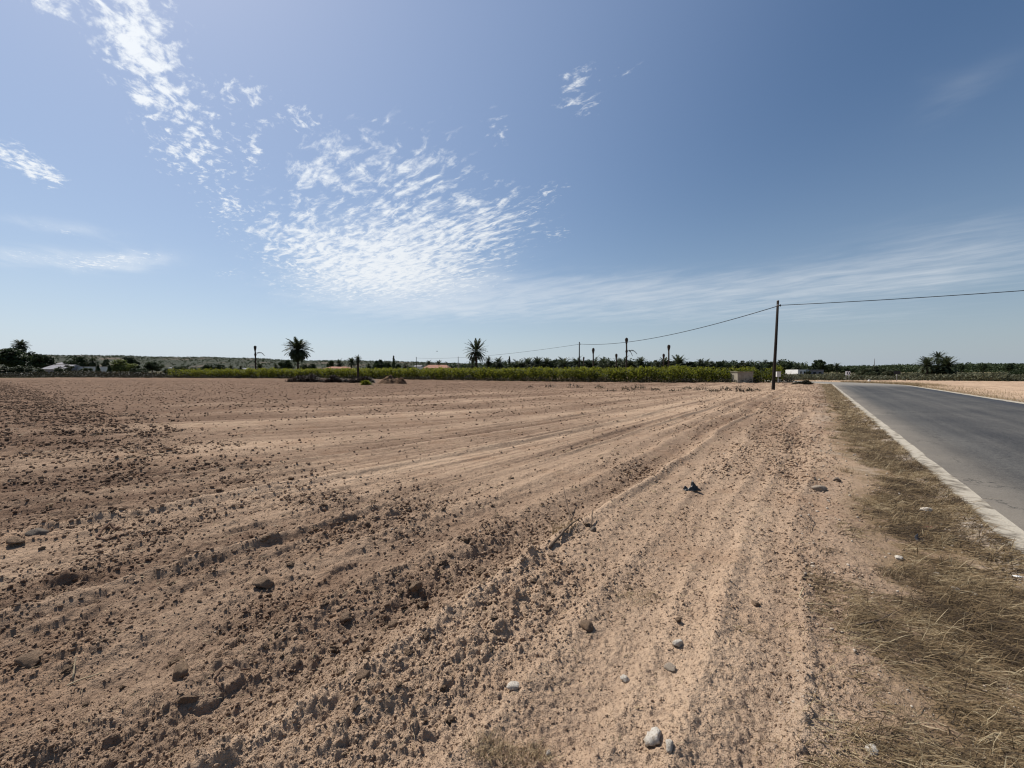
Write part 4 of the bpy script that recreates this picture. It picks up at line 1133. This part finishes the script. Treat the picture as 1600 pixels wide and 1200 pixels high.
for px, y0, w, d, l in ((1352, 575, 26, 96, 'grey green bush on the bend, beside the chevron sign'), (1371, 571, 28, 98, 'biggest grey green bush beyond the bend'), (1388, 577, 17, 92, 'small grey green bush right of the biggest one beyond the bend'), (1362, 580, 18, 88, 'low grey green bush in front of the biggest one beyond the bend')):
    tree(px, y0, w, d, l, 'leaf_olive', 'bush', 'bush', low=.01)
palm(1449, 558, 26, 100, 'left palm of the three growing together beyond the road', 'young', v=0); palm(1466, 551.5, 21, 104, 'tallest middle palm of the three growing together beyond the road', 'open', heart=559)
palm(1479, 557, 30, 100, 'right bushy palm of the three growing together beyond the road', 'young', v=2)
tree(1464, 570, 40, 102, 'dark bush at the foot of the three palms', 'leaf_dark', 'bush', 'bush', low=.02)
tree(1594, 577, 22, 96, 'dark bush at the far right end of the scrub', 'leaf_dark', 'bush', 'bush', low=.02)
for px, y0, w, l in ((1503, 567, 8, 'little treetop just right of the three palms on the skyline'), (1537, 567.5, 9, 'treetop in the middle of the right skyline wood'), (1577, 565.5, 10, 'highest treetop at the right end of the skyline wood')):
    tree(px, y0, w, 430, l, low=.3)
def cypress(px, ytop, ybase, wpx, dist, label):
    p = at(px, ytop, dist); z0 = -0.2; H = p.z - z0; W = wpx / FPX * dist
    r = empty('cypress', (p.x, dist, z0)); tag(r, label, 'cypress')
    g = np.random.default_rng(int(px)); N = 900; h = g.random(N); a = g.random(N) * 6.283
    rad_ = W / 2 * np.clip(np.sin(np.pi * np.clip(h * .8 + .18, 0, 1)) ** .8 * (1 - h * .35), .02, 1) * g.random(N) ** .4 * (1 + .2 * np.sin(a * 3 + h * 9))
    P = np.stack([np.cos(a) * rad_, np.sin(a) * rad_, .06 * H + h * H * .94], -1)
    link('crown', leaf_mesh('crown', quads_at(P, .16 * dist / 100, g, 1.0), 'leaf_dark', g.random(N)), r)
    MB().tube([(0, 0, 0), (0, 0, H * .5)], [.14, .06], 7).build('trunk', M['bark'], r, True)
cypress(153, 570, 583, 6, 140, 'dark pointed cypress in front of the long white wall')
cypress(171, 571, 583, 7, 140, 'wider dark cypress at the right end of the long white wall')
cypress(615, 556, 577, 6, 165, 'tall narrow pointed cypress left of the red roofed house')
cypress(796, 557, 577, 5, 155, 'narrow dark pointed tree among the first grove palms')
# dead palm trunks
dead_palm(398.5, 540, 130, 'tall dead palm trunk left of the full crowned palm, one bent frond hanging', 1.0, [(402, 551, 409, 551, 413, 555)], 554)
dead_palm(979, 527.5, 125, 'tallest dead palm trunk in the grove, with two broken fronds hanging beside it', 1.1, [(984, 548, 989, 547, 995, 552), (983, 547, 985, 549, 988, 555)], 549, w=1.1)
dead_palm(927, 543.5, 128, 'dead palm trunk with swollen top, tallest left of the two frond trunk', 1.1)
dead_palm(912, 557.5, 140, 'short thin dead palm trunk beside the distant pole', .9, w=.8)
dead_palm(963, 552.5, 135, 'short stout dead palm trunk just left of the two frond trunk', 1.0)
dead_palm(1045, 538.5, 128, 'tall dead palm trunk with dark knob, left of the biggest bushy palm', 1.1, w=1.1)
dead_palm(1037, 552.5, 134, 'short dead palm trunk beside the tall one with dark knob', 1.0)
dead_palm(633.5, 571, 120, 'squat dead trunk stump left of the red roofed house', .6, w=1.2)

# ------------------------------------------------------------------ poles, wires, roadside things
M['pole'] = material('tarred wooden pole', (0.022, 0.018, 0.016), col2=(0.045, 0.036, 0.03), scale=5, bump=.5, stretch=(8, 8, .4))
M['wire'] = material('black cable', (0.03, 0.03, 0.032), rough=.5)
M['metal'] = material('galvanised steel', (0.32, 0.32, 0.32), rough=.5)
M['white'] = material('white painted wall', (0.72, 0.70, 0.66), col2=(0.60, 0.57, 0.52), scale=.8, bump=.2)
M['dark'] = material('dark opening', (0.025, 0.025, 0.028), rough=.4)
M['grey_roof'] = material('grey sheet roof', (0.30, 0.29, 0.30), col2=(0.22, 0.21, 0.21), scale=.6)
M['mauve'] = material('greyish mauve wall', (0.30, 0.27, 0.28), col2=(0.24, 0.22, 0.22), scale=.7)
M['tile'] = material('clay roof tile', (0.25, 0.125, 0.085), col2=(0.36, 0.21, 0.15), scale=3, bump=.6, bscale=6)
M['beige'] = material('beige rendered concrete', (0.34, 0.30, 0.235), col2=(0.26, 0.225, 0.175), scale=2.5, bump=.3)
def pole(base, H, r0, r1, label, lean=(0, 0), stay=False):
    r = empty('utility_pole', base); tag(r, label, 'utility pole')
    m = MB(); m.tube([(0, 0, -.3), (0, 0, .02), (lean[0] * .55, lean[1], H * .5), (lean[0], lean[1], H)], [r0 * 1.05, r0, (r0 + r1) / 2, r1], 14); m.build('shaft', M['pole'], r, True)
    k = MB(); zt = H - .38; b = MB(); b.tube([(lean[0], lean[1], zt - .04), (lean[0], lean[1], zt + .04)], r1 * 1.18, 14); band = b.build('band', M['metal'], r, True)
    c_ = MB(); c_.tube([(lean[0], lean[1], H - .01), (lean[0], lean[1], H + .05)], [r1 * 1.1, r1 * .6], 14); c_.build('cap', M['metal'], r, True)
    k.tube([(lean[0], lean[1], zt), (lean[0] + r1 + .12, lean[1], zt)], .025, 8); k.tube([(lean[0] + r1 + .12, lean[1], zt - .10), (lean[0] + r1 + .12, lean[1], zt + .08)], [.05, .035], 9); k.build('insulator', M['dark'], band, True)
    return Vector(base) + Vector((lean[0] + r1 + .12, lean[1], zt))
b1 = on_ground(1208, 609); b1.z = gz(b1.x, b1.y) - .02
H1 = at(1213.5, 470, b1.y).z - b1.z
A1 = pole(b1, H1, .135, .09, 'dark wooden utility pole, the nearest one, standing by the bend of the road', (.26, 0))
d2 = 79.0; p2 = at(905, 592, d2)
A2 = pole((p2.x, d2, -.05), at(905, 534.5, d2).z + .05, .13, .09, 'thin distant utility pole standing in the vineyard left of the near pole')
b3 = (58.0, 14.5, -.05)
A3 = pole(b3, 8.6, .165, .115, 'wooden utility pole across the road carrying the cable onward')
b4 = (-35.0, 150.0, -.2)
A4 = pole(b4, 7.0, .13, .09, 'faint far utility pole beyond the grove')
def cable(a, b, sag, label, rad=.02):
    P = [a.lerp(b, t) - Vector((0, 0, 4 * sag * t * (1 - t))) for t in np.linspace(0, 1, 41)]
    c = P[20].copy(); m = MB(); m.tube([p - c for p in P], rad, 6)
    tag(m.build('overhead_cable', M['wire'], None, True, loc=c), label, 'cable')
cable(A1, A3, .5, 'black overhead cable crossing the road from the near pole', .026)
cable(A1, A2, 1.1, 'black overhead cable sagging between the near and the distant pole', .032)
cable(A2, A4, 1.0, 'faint overhead cable running down behind the grove from the distant pole', .025)
def post(px, y0, y1, dist, rad, mat, name, label, cat, taper=.6):
    p = at(px, y1, dist); q = at(px, y0, dist); m = MB(); h = q.z - p.z
    m.tube([(0, 0, 0), (0, 0, h * .96), (0, 0, h)], [rad, rad * taper, rad * taper * .5], 9); m.box((0, 0, .06), (rad * 3, rad * 3, .12))
    return tag(m.build(name, M[mat], None, True, loc=p), label, cat)
post(716, 557, 578, 150, .16, 'metal', 'pole', 'thin grey pole between the red roof and the star crowned palm', 'pole')
post(1366, 560, 574, 420, .35, 'metal', 'mast', 'thin distant mast on the skyline right of the chevron sign', 'mast')
post(1187, 563, 577, 170, .14, 'metal', 'pole', 'short grey pole between the thin fan palms', 'pole')

# beige concrete box
pb = at(1163, 598.5, 56.0); wb, hb = 25.5 / FPX * 56, (598.5 - 581.2) / FPX * 56
r = tag(empty('utility_hut', (pb.x, 56.6, pb.z - .03), R(4)), 'flat topped beige concrete box at the edge of the vineyard', 'hut')
MB().box((0, 0, hb / 2), (wb, 1.5, hb)).build('wall', M['beige'], r)
MB().box((0, 0, hb + .045), (wb + .16, 1.66, .09)).build('roof', M['beige'], r)
dm = MB().box((.1, -.765, hb * .47), (.8, .03, hb * .8)); dm.build('door', M['beige'], r)
# white meter box on a post, marker stones
pm_ = at(1216, 596, 52); r = tag(empty('meter_box', (pm_.x, 52, pm_.z - .1)), 'white square box mounted on a thin post behind the near pole', 'box')
MB().box((0, 0, 1.02), (.50, .22, .66)).build('cabinet', M['white'], r); MB().box((0, 0, .38), (.07, .07, .76)).build('post', M['metal'], r)
MB().box((0, -.02, 1.37), (.56, .3, .04)).build('lid', M['metal'], r)
place_rock('white_stone', 1218.5, 596, 5.5, 8, M['limestone'], 'upright white block leaning beside the near pole', seed=41, angular=.6, flat=1.5, sink=.15)
place_rock('grey_block', 1226, 597, 6, 6, M['greystone'], 'squat grey brown block beside the upright white block', seed=42, angular=.8, flat=1.0, sink=.15)
place_rock('white_stone', 1205, 597, 3, 6, M['limestone'], 'small pale block partly hidden by the near pole foot', seed=43, angular=.8, flat=1.3, sink=.1)
# chevron sign on the bend
M['signwhite'] = material('white reflective sheeting', (0.9, 0.9, 0.9), rough=.4, spec=.3)
def chevron(px, py, dist):
    c = at(px, py, dist); r = tag(empty('chevron_sign', (c.x, dist, -.1), R(14)), 'white chevron sign with black arrows pointing left on the outside of the bend', 'road sign')
    z = c.z + .1; w, h = .95, .62
    MB().box((0, 0, z), (w, .03, h)).build('panel', M['signwhite'], r)
    for i in range(2):
        x0 = -.30 + i * .42; m = MB(); t = .2
        for s_ in (-1, 1):
            a = [(x0, 0), (x0 + t, 0), (x0 + t + .24, s_ * .27), (x0 + .24, s_ * .27)]
            vs = [(x, y_, z + q) for y_ in (-.021, -.016) for x, q in a]
            m.add(vs, [(0, 1, 2, 3), (7, 6, 5, 4), (0, 4, 5, 1), (1, 5, 6, 2), (2, 6, 7, 3), (3, 7, 4, 0)])
        m.build('arrow', M['dark'], r)
    for s_ in (-.3, .3): MB().tube([(s_, .05, 0), (s_, .05, z + h / 2)], .03, 8).build('post', M['metal'], r, True)
chevron(1325, 583, 64)
# small dark sign seen from behind
c = at(1402, 582, 66); r = tag(empty('road_sign', (c.x, 66, -.1), R(8)), 'small dark sign panel seen from behind on a post across the road', 'road sign')
MB().box((0, 0, c.z + .1), (1.25, .03, .5)).build('panel', M['dark'], r); MB().tube([(0, .05, 0), (0, .05, c.z + .3)], .035, 8).build('post', M['metal'], r, True)
# small white marker on the road edge
c = on_ground(1358, 597); m = MB().box((0, 0, .16), (.35, .25, .32), .3, .8).box((0, 0, .35), (.2, .16, .06), .3)
tag(m.build('kerb_marker', M['white'], None, loc=(c.x, c.y, -.02)), 'small white marker block on the outer road edge', 'marker')

# ------------------------------------------------------------------ buildings
def gable(name, px0, px1, yeave, yridge, dist, depth, wall, roof, label, doors=(), windows=(), rz=0.0, hip=.0, chim=None, over=.35):
    a, b = at(px0, yeave, dist), at(px1, yeave, dist); w = b.x - a.x; he = a.z + .2; hr = at(px0, yridge, dist).z + .2
    r = tag(empty(name, ((a.x + b.x) / 2, dist + depth / 2, -.2), rz), label, 'house')
    MB().box((0, 0, he / 2), (w, depth, he)).build('wall', M[wall], r)
    m = MB(); x, y, hx_ = w / 2 + over, depth / 2 + over, w / 2 * (1 - hip) + over * (1 if hip == 0 else 0)
    e = he - .05
    top = [(-hx_, 0, hr), (hx_, 0, hr)]; low = [(-x, -y, e), (x, -y, e), (x, y, e), (-x, y, e)]
    dn = [(p[0], p[1], p[2] - .14) for p in low]
    m.add(low + top + dn, [(0, 1, 5, 4), (2, 3, 4, 5), (1, 2, 5), (3, 0, 4), (6, 9, 8, 7), (0, 6, 7, 1), (1, 7, 8, 2), (2, 8, 9, 3), (3, 9, 6, 0)])
    rf = m.build('roof', M[roof], r)
    for fx, fw, fh, z0 in windows:
        wn = MB().box((fx * w / 2, -depth / 2 - .02, z0 + fh / 2), (fw, .04, fh)).build('window', M['dark'], r); MB().box((fx * w / 2, -depth / 2 - .07, z0 - .04), (fw + .2, .14, .08)).build('sill', M[wall], wn)
    for fx, fw, fh in doors: MB().box((fx * w / 2, -depth / 2 - .025, fh / 2), (fw, .05, fh)).build('door', M['dark'], r)
    if chim is not None: MB().box((chim * w / 2, .3, hr + .2), (.6, .6, 1.1)).build('chimney', M[wall], r)
    return r
gable('farmhouse', 64, 98, 576.5, 569.5, 150, 9, 'mauve', 'grey_roof', 'low farmhouse with a pale grey roof at the far left', doors=((.1, 1.0, 1.5),), windows=((-.5, 1, .7, .5), (.6, 1, .7, .5)))
gable('farmhouse', 505, 540, 575.5, 572.5, 165, 9, 'white', 'tile', 'low house with a pinkish tiled roof left of the stout trunked palm', windows=((-.4, 1.2, 1, 1), (.4, 1.2, 1, 1)), hip=.35)
gable('farmhouse', 662, 699, 575.0, 569.8, 150, 9, 'white', 'tile', 'red roofed house between the cypress and the star crowned palm', windows=((-.5, 1.2, 1, 1), (.5, 1.2, 1, 1)), doors=((0, 1.2, 2),), hip=.22)
gable('farmhouse', 86, 100, 569, 566, 300, 9, 'white', 'grey_roof', 'tiny pale house on the slope above the grey roof', windows=((0, 1, 1, 1),))
# long white wall with gate openings
a, b = at(112, 573, 155), at(170, 573, 155); w = b.x - a.x; hh = a.z + .2
r = tag(empty('garden_wall', ((a.x + b.x) / 2, 155, -.2)), 'long low white wall behind the far left cypresses', 'wall')
MB().box((0, 0, hh / 2), (w, .3, hh)).build('panel', M['white'], r); MB().box((0, 0, hh + .05), (w + .1, .42, .10)).build('coping', M['beige'], r)
for f in (-.5, -.17, .17, .5): MB().box((f * w * .98, -.2, hh * .5), (.4, .1, hh * .98)).build('pier', M['beige'], r)
# white building by the bend
a, b = at(1247, 577.5, 130), at(1292, 577.5, 130); w = b.x - a.x
r = tag(empty('white_building', ((a.x + b.x) / 2, 133, -.2)), 'long low white and grey building below the tallest dark tree', 'building')
hw = a.z + .2
w1_ = w * .36
MB().box((-w / 2 + w1_ / 2, 0, hw / 2), (w1_, 6, hw)).build('front_block', M['white'], r)
MB().box((w1_ / 2 - .01, .8, hw * .46), (w - w1_ - .04, 5, hw * .92)).build('side_wing', M['mauve'], r)
MB().box((w1_ / 2, .8, hw * .94 + .03), (w - w1_ - .1, 5.4, .14)).build('roof', M['grey_roof'], r)
for f in (.28, .62): MB().box((-w / 2 + w1_ * f, -3.02, hw * .45), (w1_ * .12, .05, hw * .6)).build('door', M['dark'], r)
for f in (.2, .5, .8): MB().box((-w / 2 + w1_ + (w - w1_) * f, -1.73, hw * .5), (.9, .05, .7)).build('window', M['dark'], r)
gable('shed', 1170, 1174, 573, 571, 200, 6, 'white', 'grey_roof', 'tiny white shed under the flat crowned thin fan palm', doors=((0, .8, 1.5),))
# scattered pale far buildings below the ridge
for px, y0, y1, l in ((268, 575, 578, 'tiny white house right of the lone dark rounded tree'), (380, 577, 579.5, 'tiny pale building left of the tall dead trunk'), (652, 572.5, 577, 'small pale house beside the red roofed one')):
    gable('farmhouse', px - 5, px + 5, y0, y0 - 2, 260, 8, 'white', 'grey_roof', l, windows=((0, 1.2, .8, .5),))

# ------------------------------------------------------------------ heaps at the field's far edge
def heap(name, px, py, wpx, hpx, label, cat, mat, leaf=None, seed=1, n=40):
    p = on_ground(px, py); d = p.y; W, Hh = wpx / FPX * d, hpx / FPX * d; g = np.random.default_rng(seed)
    a = np.linspace(-1, 1, n); u, v = np.meshgrid(a, a, indexing='ij'); rr = np.hypot(u, v)
    z = np.clip(1 - rr ** 1.6, 0, 1) * Hh * (1 + .5 * fbm(u * 2 + seed, v * 2, 600, 4, .6)) + .07 * fbm(u * 9, v * 9, 610, 3) * np.clip(1.2 - rr, 0, 1) - .06
    i = np.arange(n * n).reshape(n, n)
    me = mesh_np(name, np.stack([u * W / 2, v * W * .35, z], -1).reshape(-1, 3), np.stack([i[:-1, :-1], i[1:, :-1], i[1:, 1:], i[:-1, 1:]], -1).reshape(-1, 4), mats=[M[mat]], smooth=True)
    return tag(link(name, me, None, (p.x, d + W * .3, 0)), label, cat)
M['heap'] = material('dark heaped soil', (0.085, 0.05, 0.03), col2=(0.16, 0.10, 0.06), scale=3, detail=8, bump=1.0, bscale=5)
heap('soil_heap', 607, 600, 46, 12, 'rounded heap of brown soil at the far edge of the field', 'soil heap', 'heap', seed=3)
heap('soil_heap', 625, 600, 20, 10, 'smaller soil mound on the right flank of the rounded heap', 'soil heap', 'heap', seed=8)
def brush(px0, px1, ytop, ybase, label, seed, mat='brush', N=2600, name='brush_pile', cat='brush pile'):
    g = np.random.default_rng(seed); p = on_ground((px0 + px1) / 2, ybase); d = p.y; W = (px1 - px0) / FPX * d; Hh = (ybase - ytop) / FPX * d
    x = g.uniform(-.5, .5, N); env = np.clip(1 - (2 * np.abs(x)) ** 3, .05, 1) * np.clip(.65 + .7 * perlin(x * W * .7 + seed, x * 0, 620), .2, 1.2)
    z = g.random(N) ** .9 * Hh * env; y = g.normal(0, W * .06, N)
    r = tag(empty(name, (p.x, d + .6, -.02)), label, cat)
    link('twigs', blades('twigs', x * W, y, z * .5, g.uniform(.25, .8, N) * Hh * .8, np.full(N, .022), g.uniform(.1, 1.4, N), g.random(N) * 6.283, g.random(N), seed=seed, kind=None, mat=mat).data, r)
    bpy.data.objects.remove([o for o in bpy.data.objects if o.name.startswith('twigs') and o.parent is None][0])
    nl = N if N > 200 else N // 2
    link('dead_leaves', leaf_mesh('dead_leaves', quads_at(np.stack([x * W, y, z], -1)[:nl], .09 if N > 200 else .06, g), mat, g.random(nl)), r)
brush(447, 505, 583, 597.5, 'dark pile of dead brushwood at the left of the far heaps', 1)
brush(505, 545, 585, 598, 'lower dark brushwood between the big pile and the stout trunked palm', 2, N=1800)
brush(545, 582, 584, 598.5, 'dark brushwood leaning on the rounded soil heap', 3, N=1800)
brush(562, 577, 590, 602, 'yellow green weed clump in front of the rounded soil heap', 4, 'vine_leaf', 500, 'weed_clump', 'weed')
brush(572, 604, 573, 590, 'thin bare saplings standing behind the rounded soil heap', 9, 'brush', 160, 'sapling', 'sapling')
brush(1253, 1274, 591, 601, 'dark dry bush at the entrance of the bend', 5, 'weed', 900, 'dry_bush', 'bush')
brush(1243, 1256, 596, 601, 'low dull weed clump left of the dark dry bush at the bend', 6, 'weed', 400, 'weed_clump', 'weed')
# dry weeds along the far side of the field
W_ = ((862, 606, 20, 12), (900, 607, 24, 14), (938, 607, 14, 10), (958, 612, 20, 6), (985, 611, 22, 13), (1003, 608, 18, 14), (1028, 611, 16, 8), (1060, 612, 20, 6), (1078, 609, 14, 10), (1100, 611, 24, 15), (1122, 613, 18, 9), (1140, 611, 18, 13), (1163, 614, 14, 20), (1178, 612, 10, 12), (1190, 611, 12, 6), (830, 606, 10, 6))
for n_, (px, y, w, h) in enumerate(W_):
    brush(px - w / 2, px + w / 2, y - h, y, 'dry brown weed standing along the far edge of the ploughed field', 20 + n_, 'weed' if n_ % 3 else 'dead_leaf', 46, 'dry_weed', 'weed')
    bpy.context.scene.collection.objects[-1].parent['group'] = 'dry weeds along the far field edge'
# a bird over the far trees
b_ = at(683, 549, 140); r = tag(empty('bird', b_, R(30)), 'tiny dark bird flying above the red roofed house', 'bird')
m = MB(); m.tube([(-.28, 0, 0), (-.12, 0, .03), (.05, 0, .03), (.2, 0, .04), (.27, 0, .03)], [.02, .07, .085, .05, .012], 8)
for s_ in (-1, 1): m.add([(.1, 0, .05), (-.1, 0, .05), (-.14, s_ * .35, .16), (.02, s_ * .38, .17), (-.16, s_ * .75, .05)], [(0, 1, 2, 3), (3, 2, 4)])
m.add([(-.26, 0, .01), (-.45, .08, 0), (-.45, -.08, 0)], [(0, 1, 2)])
m.build('body', M['dark'], r)
